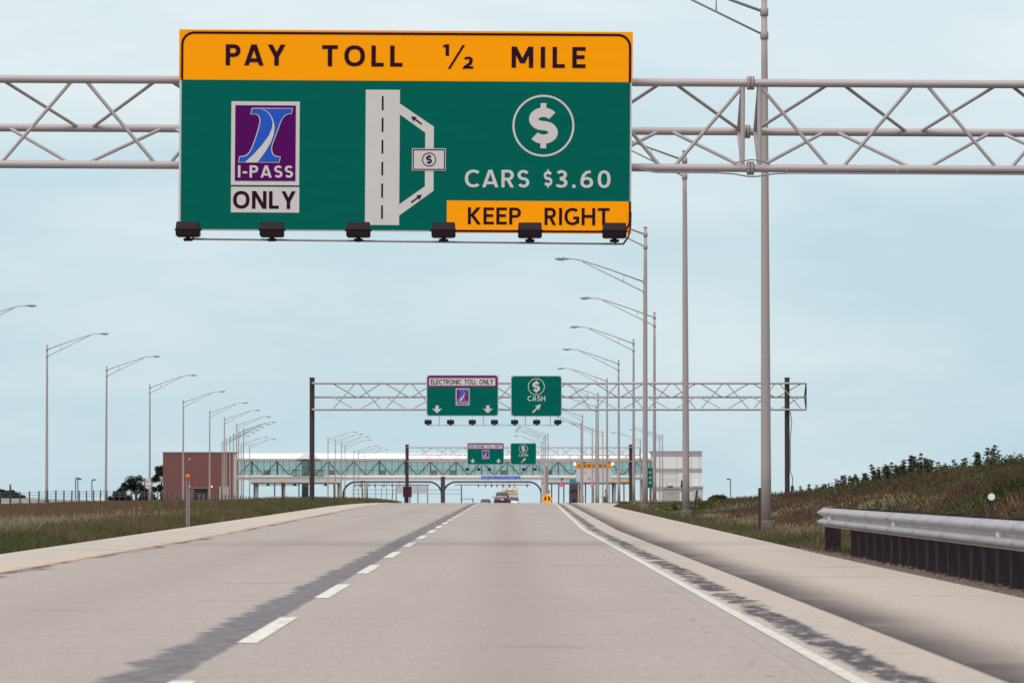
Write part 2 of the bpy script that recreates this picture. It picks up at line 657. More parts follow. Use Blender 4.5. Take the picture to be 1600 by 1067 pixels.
HY = [0, 60, 119, 127.6, 130, 135, 142, 151, 168, 186, 205, 219, 268, 330, 420]
HH = [2.15, 1.95, 1.57, 1.51, 1.45, 1.38, 1.32, 1.21, 1.04, .75, .54, .24, -.05, -.15, -.1]


def ground_z(X, Y):
    X = np.asarray(X, float)
    Y = np.asarray(Y, float)
    z = gz(Y).copy() if np.ndim(Y) else gz(Y)
    re, le = right_edge(Y), left_edge(Y)
    on = (X > le - 0.1) & (X < re + 0.1)
    t = np.clip((X - 7.0) / 6.8, 0, 1)
    t = t * t * (3 - 2 * t)
    H = np.interp(Y, HY, HH)
    rid = H * t * (1 - 0.02 * np.clip(X - 13.8, 0, 25))
    bum = (vnoise(X, Y, 2.3, 1) - .5) * 0.16 + (vnoise(X, Y, 6.5, 2) - .5) * 0.22
    off = np.clip((X - re - .3) / 3, 0, 1) + np.clip((le - .3 - X) / 4, 0, 1)
    near = np.clip((700 - Y) / 300, 0, 1)
    z = z + rid + bum * off * near * (0.35 + 0.65 * t)
    # swale dips between the carriageways, hidden edges under the pavement
    return np.where(on, z - 0.12, z - 0.02)


# ground: one sheet to the horizon
xs = np.unique(np.concatenate([
    np.array([-9000, -5000, -2500, -1200, -600, -300, -160, -100, -70]),
    np.arange(-52, -9.9, 1.5), np.arange(-9.9, -7.5, .3), np.array([-6, -3, 0, 2.5, 4.2]),
    np.arange(4.7, 7.2, .25), np.arange(7.3, 16, .5), np.arange(16, 34, 2.0),
    np.array([40, 52, 70, 100, 160, 300, 600, 1200, 2500, 5000, 9000])]))
ys = np.unique(np.concatenate([
    np.array([-300, -100, -40, -10]), np.arange(10, 260, 2.0), np.arange(260, 480, 6),
    np.arange(480, 1000, 20), np.array([1000, 1100, 1300, 1700, 2500, 4000, 6000, 9000, 14000])]))
GX, GY = np.meshgrid(xs, ys)
GZ = ground_z(GX, GY)
nx, ny = len(xs), len(ys)
V = np.stack([GX.ravel(), GY.ravel(), GZ.ravel()], 1)
idx = np.arange(nx * ny).reshape(ny, nx)
Fq = np.stack([idx[:-1, :-1].ravel(), idx[:-1, 1:].ravel(), idx[1:, 1:].ravel(), idx[1:, :-1].ravel()], 1)


def ground_mat():
    m = bpy.data.materials.new('rough_verge_soil')
    m.use_nodes = True
    nt = m.node_tree
    b = nt.nodes['Principled BSDF']
    b.inputs['Roughness'].default_value = 0.95
    b.inputs['Specular IOR Level'].default_value = 0.1
    g = nt.nodes.new('ShaderNodeNewGeometry')
    n1 = nt.nodes.new('ShaderNodeTexNoise')
    n1.inputs['Scale'].default_value = 0.35
    n1.inputs['Detail'].default_value = 8
    n1.inputs['Roughness'].default_value = 0.7
    rp = nt.nodes.new('ShaderNodeValToRGB')
    e = rp.color_ramp.elements
    e[0].position, e[0].color = 0.30, (0.034, 0.050, 0.014, 1)
    e[1].position, e[1].color = 0.75, (0.20, 0.155, 0.085, 1)
    k = e.new(0.48)
    k.color = (0.075, 0.062, 0.026, 1)
    k = e.new(0.60)
    k.color = (0.095, 0.055, 0.035, 1)
    nt.links.new(g.outputs['Position'], n1.inputs['Vector'])
    nt.links.new(n1.outputs['Fac'], rp.inputs[0])
    nt.links.new(rp.outputs[0], b.inputs['Base Color'])
    return m


me = bpy.data.meshes.new('ground')
me.from_pydata(V.tolist(), [], Fq.tolist())
me.materials.append(ground_mat())
me.polygons.foreach_set('use_smooth', [True] * len(me.polygons))
ground = bpy.data.objects.new('ground', me)
col.objects.link(ground)
ground['kind'] = 'structure'

# ------------------------------------------------------------------ pavement


def concrete_mat(name, base, kind):
    """worn concrete; 'lat' is the distance from the painted edge line"""
    m = bpy.data.materials.new(name)
    m.use_nodes = True
    nt = m.node_tree
    N, LK = nt.nodes.new, nt.links.new
    b = nt.nodes['Principled BSDF']
    b.inputs['Roughness'].default_value = 0.9
    b.inputs['Specular IOR Level'].default_value = 0.2
    g = N('ShaderNodeNewGeometry')
    sx = N('ShaderNodeSeparateXYZ')
    LK(g.outputs['Position'], sx.inputs[0])
    at = N('ShaderNodeAttribute')
    at.attribute_name = 'lat'

    def noise(scale, stretch, detail=6, rough=.65):
        mp = N('ShaderNodeMapping')
        mp.inputs['Scale'].default_value = stretch
        LK(g.outputs['Position'], mp.inputs[0])
        n = N('ShaderNodeTexNoise')
        n.inputs['Scale'].default_value = scale
        n.inputs['Detail'].default_value = detail
        n.inputs['Roughness'].default_value = rough
        LK(mp.outputs[0], n.inputs['Vector'])
        return n.outputs['Fac']

    def math_(op, a, bb, clamp=False):
        n = N('ShaderNodeMath')
        n.operation = op
        n.use_clamp = clamp
        for i, v in enumerate((a, bb)):
            if isinstance(v, (int, float)):
                n.inputs[i].default_value = v
            else:
                LK(v, n.inputs[i])
        return n.outputs[0]

    def rng(v, a, bb, c=0., d=1., smooth=True):
        n = N('ShaderNodeMapRange')
        n.interpolation_type = 'SMOOTHSTEP' if smooth else 'LINEAR'
        n.inputs['From Min'].default_value = a
        n.inputs['From Max'].default_value = bb
        n.inputs['To Min'].default_value = c
        n.inputs['To Max'].default_value = d
        LK(v, n.inputs['Value'])
        return n.outputs[0]

    def mixc(f, a, bb):
        n = N('ShaderNodeMix')
        n.data_type = 'RGBA'
        for i, v in ((0, f), (6, a), (7, bb)):
            if isinstance(v, tuple):
                n.inputs[i].default_value = v
            elif isinstance(v, (int, float)):
                n.inputs[i].default_value = v
            else:
                LK(v, n.inputs[i])
        return n.outputs[2]

    X, Yc, lat = sx.outputs['X'], sx.outputs['Y'], at.outputs['Fac']
    c0 = tuple(v * .84 for v in base) + (1,)
    c1 = tuple(min(1, v * 1.14) for v in base) + (1,)
    c = mixc(noise(1.0, (.5, .06, 1), 8), c0, c1)                        # broad streaks along the road
    c = mixc(rng(noise(22, (1, .35, 1), 4, .8), .35, .7), c, mixc(.65, c, tuple(v * .66 for v in base) + (1,)))   # grain
    c = mixc(math_('MULTIPLY', rng(noise(11, (1, .2, 1), 3, .8), .55, .75), .5), c, tuple(min(1, v * 1.22) for v in base) + (1,))
    # stains and short transverse cracks
    c = mixc(math_('MULTIPLY', rng(noise(.22, (1, .16, 1), 5), .50, .68), .30), c, tuple(v * .70 for v in base) + (1,))
    cr = math_('LESS_THAN', math_('ABSOLUTE', math_('SUBTRACT', noise(.30, (.12, 1, 1), 3, .6), .5), 0), .0035)
    c = mixc(math_('MULTIPLY', math_('MULTIPLY', cr, rng(noise(.5, (1, .5, 1), 2), .50, .58)), .55), c, (.13, .115, .11, 1))
    c = mixc(math_('MULTIPLY', rng(noise(3.0, (.3, .9, 1), 6), .52, .75), .30), c, tuple(v * .72 for v in base) + (1,))
    # sawn transverse joints every 4.6 m
    fr = math_('FRACT', math_('MULTIPLY', Yc, 1 / 4.6), 0)
    jn = math_('LESS_THAN', math_('ABSOLUTE', math_('SUBTRACT', fr, .5), 0), .0035)
    c = mixc(math_('MULTIPLY', jn, math_('MULTIPLY', noise(2, (1, .1, 1)), .9)), c, (.12, .10, .095, 1))
    tar = (.085, .075, .085, 1)
    if kind == 'road':
        # oil drip band along the lane centres
        for cx, amp in ((0.05, .34), (-4.0, .16)):
            d = math_('ABSOLUTE', math_('SUBTRACT', X, cx), 0)
            f = math_('MULTIPLY', rng(d, .75, .05), rng(noise(.5, (1, .12, 1)), .3, .7, .4, amp * 2.2))
            c = mixc(math_('MULTIPLY', f, .5, True), c, (base[0] * .58, base[1] * .54, base[2] * .53, 1))
        # sealed joint beside the broken line, ragged on its outer side
        wob = math_('MULTIPLY', math_('SUBTRACT', noise(1.0, (.35, 1.15, 1), 5, .75), .5), .62)
        xl = math_('ADD', X, wob)
        f = math_('MULTIPLY', rng(xl, -2.25, -2.15), rng(math_('ADD', X, math_('MULTIPLY', wob, .15)), -1.80, -1.86))
        gr = rng(noise(7, (1, .5, 1), 5, .8), .30, .55, .45, 1.0)
        c = mixc(math_('MULTIPLY', f, gr), c, (.135, .122, .135, 1))
        # dark patches next to the yellow line
        wob2 = math_('MULTIPLY', math_('SUBTRACT', noise(.7, (.3, .5, 1), 5, .75), .5), 1.5)
        f = rng(math_('ABSOLUTE', math_('SUBTRACT', lat, math_('ADD', .12, wob2)), 0), .17, .05)
        f = math_('MULTIPLY', f, rng(noise(.5, (.6, .22, 1), 4), .41, .50))
        c = mixc(math_('MULTIPLY', f, .85), c, (.10, .085, .09, 1))
        # row of small spalls along a patched seam
        d = math_('ABSOLUTE', math_('SUBTRACT', X, 1.50), 0)
        f = math_('MULTIPLY', math_('LESS_THAN', d, .03), rng(noise(5, (1, .5, 1), 2), .60, .66))
        c = mixc(math_('MULTIPLY', f, .55), c, tar)
        d = math_('ABSOLUTE', math_('SUBTRACT', X, 1.72), 0)
        c = mixc(math_('MULTIPLY', math_('LESS_THAN', d, .006), math_('MULTIPLY', noise(.6, (1, .3, 1)), .55)), c, tar)
    if kind == 'shoulder':
        # broken tar beside the white line
        wob = math_('MULTIPLY', math_('SUBTRACT', noise(1.4, (.5, .8, 1), 6, .8), .5), .50)
        f = rng(math_('ABSOLUTE', math_('SUBTRACT', lat, math_('ADD', .27, wob)), 0), .145, .105)
        f = math_('MULTIPLY', f, rng(noise(3.6, (1.3, .5, 1), 6, .8), .43, .47))
        f = math_('MULTIPLY', f, rng(noise(.9, (.5, .3, 1), 3), .36, .42))
        c = mixc(f, c, (.07, .06, .072, 1))
        # grime caught along the longitudinal joint, fading away from the road
        wob = math_('MULTIPLY', math_('SUBTRACT', noise(.35, (.5, .25, 1), 4), .5), .5)
        sp = rng(math_('ADD', lat, math_('MULTIPLY', wob, .9)), .80, 1.9, 1, 0)
        sp = math_('POWER', sp, 1.5)
        ed = rng(math_('ADD', lat, math_('MULTIPLY', wob, .06)), .79, .845)
        f = math_('MULTIPLY', math_('MULTIPLY', sp, ed), rng(noise(1.1, (.8, .35, 1), 6), .2, .6, .65, 1))
        c = mixc(math_('MULTIPLY', f, 1.0), c, (.080, .060, .058, 1))
        dl = math_('LESS_THAN', math_('ABSOLUTE', math_('SUBTRACT', lat, .84), 0), .018)
        c = mixc(math_('MULTIPLY', dl, .8), c, (.07, .05, .05, 1))
    LK(c, b.inputs['Base Color'])
    bp = N('ShaderNodeBump')
    bp.inputs['Strength'].default_value = .35
    bp.inputs['Distance'].default_value = .004
    LK(noise(40, (1, 1, 1), 3), bp.inputs['Height'])
    LK(bp.outputs[0], b.inputs['Normal'])
    return m


def strip(name, fx0, fx1, ys_, dz, m, ref=None, parent=None, cols=4):
    """sheet following the profile between two edge functions of Y"""
    rows = []
    lat = []
    for Y in ys_:
        a, b = float(fx0(Y)), float(fx1(Y))
        for k in range(cols + 1):
            x = a + (b - a) * k / cols
            rows.append((x, Y, gzf(Y) + dz))
            lat.append(x - float(ref(Y)) if ref else 0.0)
    n = cols + 1
    fc = []
    for i in range(len(ys_) - 1):
        for k in range(cols):
            a = i * n + k
            fc.append((a, a + 1, a + 1 + n, a + n))
    o = mesh_obj(name, rows, fc, m, parent)
    if ref:
        at = o.data.attributes.new('lat', 'FLOAT', 'POINT')
        at.data.foreach_set('value', lat)
    return o


YS = list(np.unique(np.concatenate([np.array([-120, -40, 0]), np.arange(10, 250, 10), np.arange(250, 470, 5), np.arange(470, 1001, 15), np.array([1100, 1400, 2000])])))
C_ROAD = concrete_mat('road_concrete', (0.382, 0.322, 0.298), 'road')
C_SHR = concrete_mat('shoulder_concrete', (0.455, 0.385, 0.340), 'shoulder')
C_SHL = concrete_mat('left_shoulder_concrete', (0.50, 0.43, 0.38), 'plain')
road = strip('road', yellow_x, line_x, YS, 0.0, C_ROAD, yellow_x, cols=6)
road['kind'] = 'structure'
shr = strip('pavement_right_shoulder', line_x, right_edge, YS, 0.0, C_SHR, line_x)
shr['kind'] = 'structure'
shl = strip('pavement_left_shoulder', left_edge, yellow_x, YS, 0.0, C_SHL, yellow_x)
shl['kind'] = 'structure'
opp = strip('opposite_road', lambda Y: -36.5, lambda Y: -28.0, YS, 0.03, C_SHL, yellow_x)
opp['kind'] = 'structure'


def paint_mat(name, base, under, lo, hi, sc=(1, .5, 1), s=6):
    m = bpy.data.materials.new(name)
    m.use_nodes = True
    nt = m.node_tree
    b = nt.nodes['Principled BSDF']
    b.inputs['Roughness'].default_value = .8
    g = nt.nodes.new('ShaderNodeNewGeometry')
    mp = nt.nodes.new('ShaderNodeMapping')
    mp.inputs['Scale'].default_value = sc
    n = nt.nodes.new('ShaderNodeTexNoise')
    n.inputs['Scale'].default_value = s
    n.inputs['Detail'].default_value = 6
    n.inputs['Roughness'].default_value = .75
    rp = nt.nodes.new('ShaderNodeValToRGB')
    rp.color_ramp.elements[0].position = lo
    rp.color_ramp.elements[0].color = under + (1,)
    rp.color_ramp.elements[1].position = hi
    rp.color_ramp.elements[1].color = base + (1,)
    nt.links.new(g.outputs['Position'], mp.inputs[0])
    nt.links.new(mp.outputs[0], n.inputs['Vector'])
    nt.links.new(n.outputs['Fac'], rp.inputs[0])
    nt.links.new(rp.outputs[0], b.inputs['Base Color'])
    return m


PW = paint_mat('road_paint_white', (.62, .60, .55), (.40, .35, .32), .36, .50)
PWL = paint_mat('road_paint_white_worn', (.60, .57, .52), (.42, .37, .335), .38, .54, (2, 1.2, 1), 5)
PY = paint_mat('road_paint_yellow_worn', (.66, .36, .11), (.38, .30, .25), .47, .58, (2, .30, 1), 2.2)
YL = [y for y in YS if y < 1000]
strip('edge_line_white', lambda Y: line_x(Y) - .046, lambda Y: line_x(Y) + .046, YL, 0.005, PWL, parent=road, cols=1)
strip('edge_line_yellow', lambda Y: yellow_x(Y) - .11, lambda Y: yellow_x(Y) + .10, YL, 0.005, PY, parent=road, cols=1)
for i in range(-3, 45):
    c = 33.8 + 12.19 * i
    r = random.uniform(-.15, .15)
    strip('lane_dash', lambda Y: -1.838 + .012 * r, lambda Y: -1.695 + .012 * r,
          [c - 3.0 + r, c - 1, c + 1, c + 3.0 + r], 0.005, PW, parent=road, cols=1)

# ------------------------------------------------------------------ trussed gantries


def truss(root, xl, xr, ztop, zbot, y, dep, rc, rb, phase, half, m=GALV):
    """three-chord truss: two chords in the front plane, one behind; phase = x of a front top node"""
    zm = (ztop + zbot) / 2
    T = lambda x: Vector((x, y, ztop))
    B = lambda x: Vector((x, y, zbot))
    R = lambda x: Vector((x, y + dep, zm))
    for f in (T, B, R):
        tube('chord', f(xl), f(xr), rc, m, root, 14)
    n0 = math.ceil((xl - phase) / half)
    n1 = math.floor((xr - phase) / half)
    for n in range(n0, n1):
        a, b = phase + n * half, phase + (n + 1) * half
        e = 0.07 * half
        a2, b2 = a + e, b - e
        if n % 2 == 0:
            tube('brace', T(a2), B(b2), rb, m, root, 8)
            tube('brace', R(a2), T(b2), rb, m, root, 8)
            tube('brace', B(a2), R(b2), rb, m, root, 8)
        else:
            tube('brace', B(a2), T(b2), rb, m, root, 8)
            tube('brace', T(a2), R(b2), rb, m, root, 8)
            tube('brace', R(a2), B(b2), rb, m, root, 8)
    return T, B, R


def flange(root, p, r, m=GALV):
    """bolted flange pair on a chord, axis along x"""
    o = tube('flange', p + Vector((-.05, 0, 0)), p + Vector((-.006, 0, 0)), r, m, root, 20)
    o2 = tube('flange', p + Vector((.006, 0, 0)), p + Vector((.05, 0, 0)), r, m, root, 20)
    for k in range(10):
        a = 2 * math.pi * k / 10
        c = p + Vector((0, math.cos(a) * r * .82, math.sin(a) * r * .82))
        tube('bolt', c + Vector((-.068, 0, 0)), c + Vector((.068, 0, 0)), r * .11, m, root, 6)


# --- nearest gantry, carrying the pay toll sign
Z1 = 80.0
u1 = Z1 / F
base1 = P(1172, 760, Z1)
g0 = Vector((base1.x, Z1, gzf(Z1)))
TILT1 = math.radians(0.30)
gan1 = empty('sign_gantry', g0, 'grey three-chord tubular truss gantry carrying the large pay toll sign', 'gantry', rot=(0, TILT1, 0))
zt, zb = P(1172, 130, Z1).z - g0.z, P(1172, 263, Z1).z - g0.z
xl1, xr1 = -17.5, 8.4
T1, B1, R1 = truss(gan1, xl1, xr1, zt, zb, 0, 1.30, .073, .033, 0.0, 131.75 * u1)
for f, rr in ((T1, .125), (B1, .125), (R1, .125)):
    flange(gan1, f(-.02), rr)
for dx in (-.16, .14):
    tube('end_strut', T1(dx), R1(dx * 1.0), .042, GALV, gan1, 10)
    tube('end_strut', R1(dx * 1.0), B1(dx), .038, GALV, gan1, 10)
    tube('end_strut', T1(dx), B1(dx), .042, GALV, gan1, 10)
cpts = [(-184 * u1, -.10, zb - .02), (-150 * u1, -.10, zb - .09), (-60 * u1, -.10, zb - .092), (-30 * u1, -.12, zb - .11), (-8 * u1, -.14, zb - .155), (0, -.14, zb - .16), (10 * u1, -.14, zb - .155), (35 * u1, -.12, zb - .105), (60 * u1, -.10, zb - .092), (xr1, -.10, zb - .092)]
sweep('conduit', cpts, .014, CABLE, gan1, 6)
cpts = [(-28 * u1, -.06, zb + .07), (-18 * u1, -.10, zb + .115), (0, -.12, zb + .145), (18 * u1, -.10, zb + .115), (28 * u1, -.06, zb + .07)]
sweep('conduit', cpts, .012, CABLE, gan1, 6)
for cx in (-179, 55, 228):
    tube('clamp', (cx * u1 - .006, 0, zb), (cx * u1 + .006, 0, zb), .077, REFL, gan1, 14)
for ex in (xl1 + .3, xr1 - .3):            # end supports, outside the frame
    for yy in (0.0, 1.3):
        tube('support_post', (ex, yy, -.4), (ex, yy, zt + .25), .16, GALV, gan1, 14)
    for k in range(4):
        za, zb2 = .4 + k * 1.6, 2.0 + k * 1.6
        tube('support_brace', (ex, 0, za) if k % 2 else (ex, 1.3, za), (ex, 1.3, zb2) if k % 2 else (ex, 0, zb2), .05, GALV, gan1, 8)
    bbox('footing', (ex, .65, -.15), (.9, 2.2, .7), BARRIER, gan1, .03)


# ------------------------------------------------------------------ sign helpers
EMB = [(262, 152), (588, 152), (578, 198), (548, 202), (528, 212), (505, 240), (490, 275), (478, 310), (450, 385), (432, 435), (424, 470), (428, 500),
       (440, 521), (460, 532), (494, 535), (484, 585), (157, 585), (168, 535), (200, 532), (225, 521), (245, 500), (265, 460), (290, 390), (313, 315),
       (325, 262), (321, 228), (309, 211), (292, 204), (250, 203)]
ROADP = [(330, 156), (375, 172), (408, 202), (432, 245), (445, 300), (438, 360), (415, 425), (375, 495), (310, 585), (210, 585), (280, 520), (345, 445),
         (398, 372), (424, 310), (428, 262), (408, 212), (378, 180)]


def pass_emblem(root, cx, cz, w, y, text=True):
    """purple toll-tag shield with the blue I and the white road; w = width of white border plate"""
    k = w / 540.0
    q = lambda p: (cx + (p[0] - 371) * k, cz - (p[1] - 430) * k)
    em = flat('emblem', [q(p) for p in ((101, 100), (641, 100), (641, 762), (101, 762))], y, WHITE, root)
    flat('emblem_ground', [q(p) for p in ((132, 131), (611, 131), (611, 729), (132, 729))], y - .005, PURPLE if text else MAGENTA, em)
    c = Vector((371, 370))

    cen = np.array(EMB, float)
    # white outline = the outline polygon, blue = inset along normals
    n = len(cen)
    inner = []
    for i in range(n):
        a, b, d = cen[i - 1], cen[i], cen[(i + 1) % n]
        t = (b - a) / np.linalg.norm(b - a) + (d - b) / np.linalg.norm(d - b)
        t /= np.linalg.norm(t)
        inner.append(b + np.array([-t[1], t[0]]) * 7.5)
    flat('emblem_letter_edge', [q(p) for p in EMB], y - .010, WHITE, em)
    flat('emblem_letter', [q(p) for p in inner], y - .015, BLUE, em)
    flat('emblem_road', [q(p) for p in ROADP], y - .020, WHITE, em)
    lettering('I-PASS', *q((157, 703)), *q((592, 607)), y - .010, WHITE, em, .17)
    return em


def dollar(root, cx, cz, r, y, m, wr=.06, full=True, bold=.20, hf=1.36, wf=.66, ringm=None):
    """dollar sign inside a ring"""
    ring('dollar_ring', cx, cz, r * (1 - wr), r, y, ringm or m, root)
    lettering('$', cx - r * wf / 2, cz - r * hf / 2, cx + r * wf / 2, cz + r * hf / 2, y, m, root, bold, 'dollar_sign', True)


def sign_lamp(root_loc, k, label, group, arm=None, rotz=0):
    """floodlight box on a short neck; origin at the neck's foot"""
    t = empty('sign_lamp', root_loc, label, 'floodlight', group, (0, 0, rotz))
    bm = bmesh.new()
    w, h, d = .42 * k, .265 * k, .34 * k
    z0 = .045 * k
    secs = [(.44, .40, 0.0), (.50, .50, .10), (.495, .52, .46), (.505, .52, .50), (.475, .42, .97), (.45, .38, 1.0)]
    vv = [[bm.verts.new((sx * w * a, sy * d * b, z0 + h * c)) for sx, sy in ((-1, -1), (1, -1), (1, 1), (-1, 1))] for a, b, c in secs]
    bm.faces.new(vv[0][::-1])
    bm.faces.new(vv[-1])
    for r0, r1 in zip(vv[:-1], vv[1:]):
        for q in range(4):
            bm.faces.new((r0[q], r0[(q + 1) % 4], r1[(q + 1) % 4], r1[q]))
    bmesh.ops.bevel(bm, geom=[e for e in bm.edges if abs(e.verts[0].co.z - e.verts[1].co.z) > .02 * k], offset=.02 * k, segments=2, affect='EDGES')
    bm_obj('housing', bm, LAMPBODY, t)
    flat('lens', rrect(-w * .40, z0 + .05 * k, w * .40, z0 + h * .9, .02 * k), d * .535, LENS, t)
    for s in (-1, 1):
        tube('hinge', (s * w * .49, 0, z0 + h * .48), (s * w * .57, 0, z0 + h * .48), .016 * k, LAMPBODY, t, 8)
    tube('neck', (0, 0, 0), (0, 0, .06 * k), .036 * k, LAMPBODY, t, 10)
    bbox('clamp', (0, 0, 0), (.17 * k, .09 * k, .055 * k), LAMPBODY, t, .015 * k)
    if arm:
        tube('hanger', (0, 0, .1), arm, .012, CABLE, t, 6)
    return t


# ------------------------------------------------------------------ the pay toll sign
cx1, by1 = 632.5, 361.0
ZS = Z1 - .45
us = ZS / F
so = P(cx1, by1, ZS)
sg = empty('overhead_sign', so, 'wide green and orange PAY TOLL 1/2 MILE overhead sign on the nearest gantry', 'road sign', rot=(0, math.radians(.33), 0))
X = lambda px: (px - cx1) * us
Zp = lambda py: (by1 - py) * us
# backing boards: the extruded aluminium sheets, edge pale
pn = box('panel', (0, .03, (Zp(126) + Zp(362)) / 2), (X(987) - X(278), .05, Zp(126) - Zp(362)), SIGN_EDGE, sg)
flat('green_face', [(X(281.5), Zp(359.5)), (X(984), Zp(359.5)), (X(984), Zp(126)), (X(281.5), Zp(126))], -.006, GREEN, sg)
yp = box('orange_header', (0, .03, (Zp(47) + Zp(126)) / 2 + .002), (X(988) - X(277), .056, Zp(47) - Zp(126)), ORANGE, sg)
# black border line of the header: outer rounded outline minus inner
def outline(name, outer, inner, y, m, root):
    V = [(x, y, z) for x, z in outer] + [(x, y, z) for x, z in inner]
    n = len(outer)
    return mesh_obj(name, V, [(i, (i + 1), n + i + 1, n + i) for i in range(n - 1)], m, root)


def arc_path(path_pts):
    return path_pts


def header_path(off, r):
    x0, x1, z0, z1 = X(280) + off, X(985.5) - off, Zp(126), Zp(50) - off
    pts = [(x1, z0)]
    for k in range(9):
        a = math.radians(90 * k / 8)
        pts.append((x1 - r + r * math.cos(a), z1 - r + r * math.sin(a)))
    for k in range(9):
        a = math.radians(90 + 90 * k / 8)
        pts.append((x0 + r + r * math.cos(a), z1 - r + r * math.sin(a)))
    pts.append((x0, z0))
    return pts


outline('border', header_path(0, .235), header_path(.042, .193), -.004, BLACK, sg)
box('orange_footer', (X(842.5), .012, (Zp(313) + Zp(363.5)) / 2), (X(987) - X(698), .05, Zp(313) - Zp(363.5)), ORANGE, sg)


def footer_path(off, r):
    x0, x1, z0, z1 = X(699), X(986) - off, Zp(362) + off, Zp(313)
    pts = [(x0, z0)]
    for k in range(9):
        a = math.radians(270 + 90 * k / 8)
        pts.append((x1 - r + r * math.cos(a), z0 + r + r * math.sin(a)))
    pts.append((x1, z1))
    return pts


outline('border', footer_path(0, .22), footer_path(.036, .184), -.018, BLACK, sg)
fx = lambda *a: [X(a[0]), Zp(a[1]), X(a[2]), Zp(a[3])]
lettering('PAY', *fx(350, 103, 444, 70), -.004, BLACK, sg, .18)
lettering('TOLL', *fx(501, 103.5, 627, 70.5), -.004, BLACK, sg, .18)
lettering('1', *fx(690, 86, 700, 68), -.004, BLACK, sg, .20, squeeze=True)
lettering('2', *fx(722, 106, 738, 87), -.004, BLACK, sg, .20, squeeze=True)
flat('lettering', [(X(698), Zp(106.5)), (X(702), Zp(106.5)), (X(725), Zp(69)), (X(721), Zp(69))], -.004, BLACK, sg)
lettering('MILE', *fx(798, 104, 914, 71), -.004, BLACK, sg, .18)
lettering('KEEP', *fx(731, 350, 814, 323.5), -.018, BLACK, sg, .16)
lettering('RIGHT', *fx(851, 350.5, 953, 323.5), -.018, BLACK, sg, .16)
pass_emblem(sg, X(413.2), Zp(224.8), X(467) - X(360), -.011)
flat('only_plate', [(X(360), Zp(333.5)), (X(467), Zp(333.5)), (X(467), Zp(293.5)), (X(360), Zp(293.5))], -.011, WHITE, sg)
lettering('ONLY', *fx(363.5, 327.5, 461.5, 300), -.016, BLACK, sg, .18)
# road diagram
flat('diagram_road', [(X(570), Zp(352)), (X(623.5), Zp(352)), (X(623.5), Zp(140)), (X(570), Zp(140))], -.011, WHITE, sg)
for y0, y1 in ((150, 172), (184, 206), (219, 240), (253, 274), (287, 309), (321, 342)):
    flat('diagram_dash', [(X(595.2), Zp(y1)), (X(598), Zp(y1)), (X(598), Zp(y0)), (X(595.2), Zp(y0))], -.016, BLACK, sg)
flat('diagram_bypass', [(X(623.5), Zp(161.5)), (X(677), Zp(197.5)), (X(677), Zp(298)), (X(623.5), Zp(337)), (X(623.5), Zp(319.5)), (X(663.5), Zp(291)),
                        (X(663.5), Zp(207)), (X(623.5), Zp(178.5))], -.010, WHITE, sg)


def arrow_poly(x0, y0, x1, y1, w, hw, hl):
    a, b = Vector((X(x0), Zp(y0))), Vector((X(x1), Zp(y1)))
    d = (b - a).normalized()
    n = Vector((-d.y, d.x))
    w, hw, hl = w * us, hw * us, hl * us
    c = b - d * hl
    return [tuple(v) for v in (a + n * w, c + n * w, c + n * hw - d * (.25 * hl), b, c - n * hw - d * (.25 * hl), c - n * w, a - n * w)]


flat('diagram_arrow', arrow_poly(658, 193.5, 641, 181.5, 1.2, 4.6, 7), -.016, BLACK, sg)
flat('diagram_arrow', arrow_poly(642, 316.5, 659, 304, 1.2, 4.6, 7), -.016, BLACK, sg)
bt = flat('booth_plate', [(X(643), Zp(266.5)), (X(696), Zp(266.5)), (X(696), Zp(231.5)), (X(643), Zp(231.5))], -.016, WHITE, sg)
outline('booth_border', [(X(a), Zp(b)) for a, b in ((644.3, 265.2), (694.7, 265.2), (694.7, 232.8), (644.3, 232.8), (644.3, 265.2))],
        [(X(a), Zp(b)) for a, b in ((645.8, 263.7), (693.2, 263.7), (693.2, 234.3), (645.8, 234.3), (645.8, 263.7))], -.021, BLACK, sg)
dollar(sg, X(669.7), Zp(249), 11 * us, -.021, BLACK, .12, bold=.19, hf=1.40, wf=.86)
# cash side
dollar(sg, X(848.5), Zp(195), 48.5 * us, -.011, WHITE, .065, bold=.205, hf=1.46, wf=.93)
lettering('CARS', *fx(726, 292, 827, 264.5), -.011, WHITE, sg, .155)
lettering('$', *fx(849.5, 292.5, 863, 263), -.011, WHITE, sg, .16, 'dollar_sign', True)
lettering('3.60', *fx(868, 292, 954, 264.5), -.011, WHITE, sg, .155)
# hangers tying the sign to the truss chords
for px in (330, 480, 632, 785, 935):
    box('hanger_beam', (X(px), .13, (Zp(60) + Zp(350)) / 2), (.08, .14, Zp(60) - Zp(350)), GALV, sg)
# lamp rail in front of the foot of the sign
rail_y = -1.15
for i, px in enumerate((294, 425, 560, 693, 828, 960)):
    p = P(px, 374.5 + (px - 294) * .003, ZS + rail_y)
    sign_lamp(p, 1.0, 'floodlight on the pay toll sign rail, ' + ('at the bare green corner', 'below the ONLY plate', 'at the foot of the road diagram',
              'at the inner end of the KEEP RIGHT panel', 'between the words KEEP and RIGHT', 'covering the T of RIGHT')[i], 'floodlights below the pay toll sign')
a, b = P(300, 375.5, ZS + rail_y), P(975, 379.5, ZS + rail_y)
sweep('lamp_rail', [Vector(a) - so, Vector(b) - so], .018, CABLE, sg, 8)
e0, e1, e2 = P(985, 352, ZS + rail_y * .3), P(982, 368, ZS + rail_y * .9), P(974, 379.3, ZS + rail_y)
sweep('lamp_cable', [Vector(p) - so for p in (P(985.5, 330, ZS - .04), e0, e1, e2)], .016, BLACK, sg, 6)
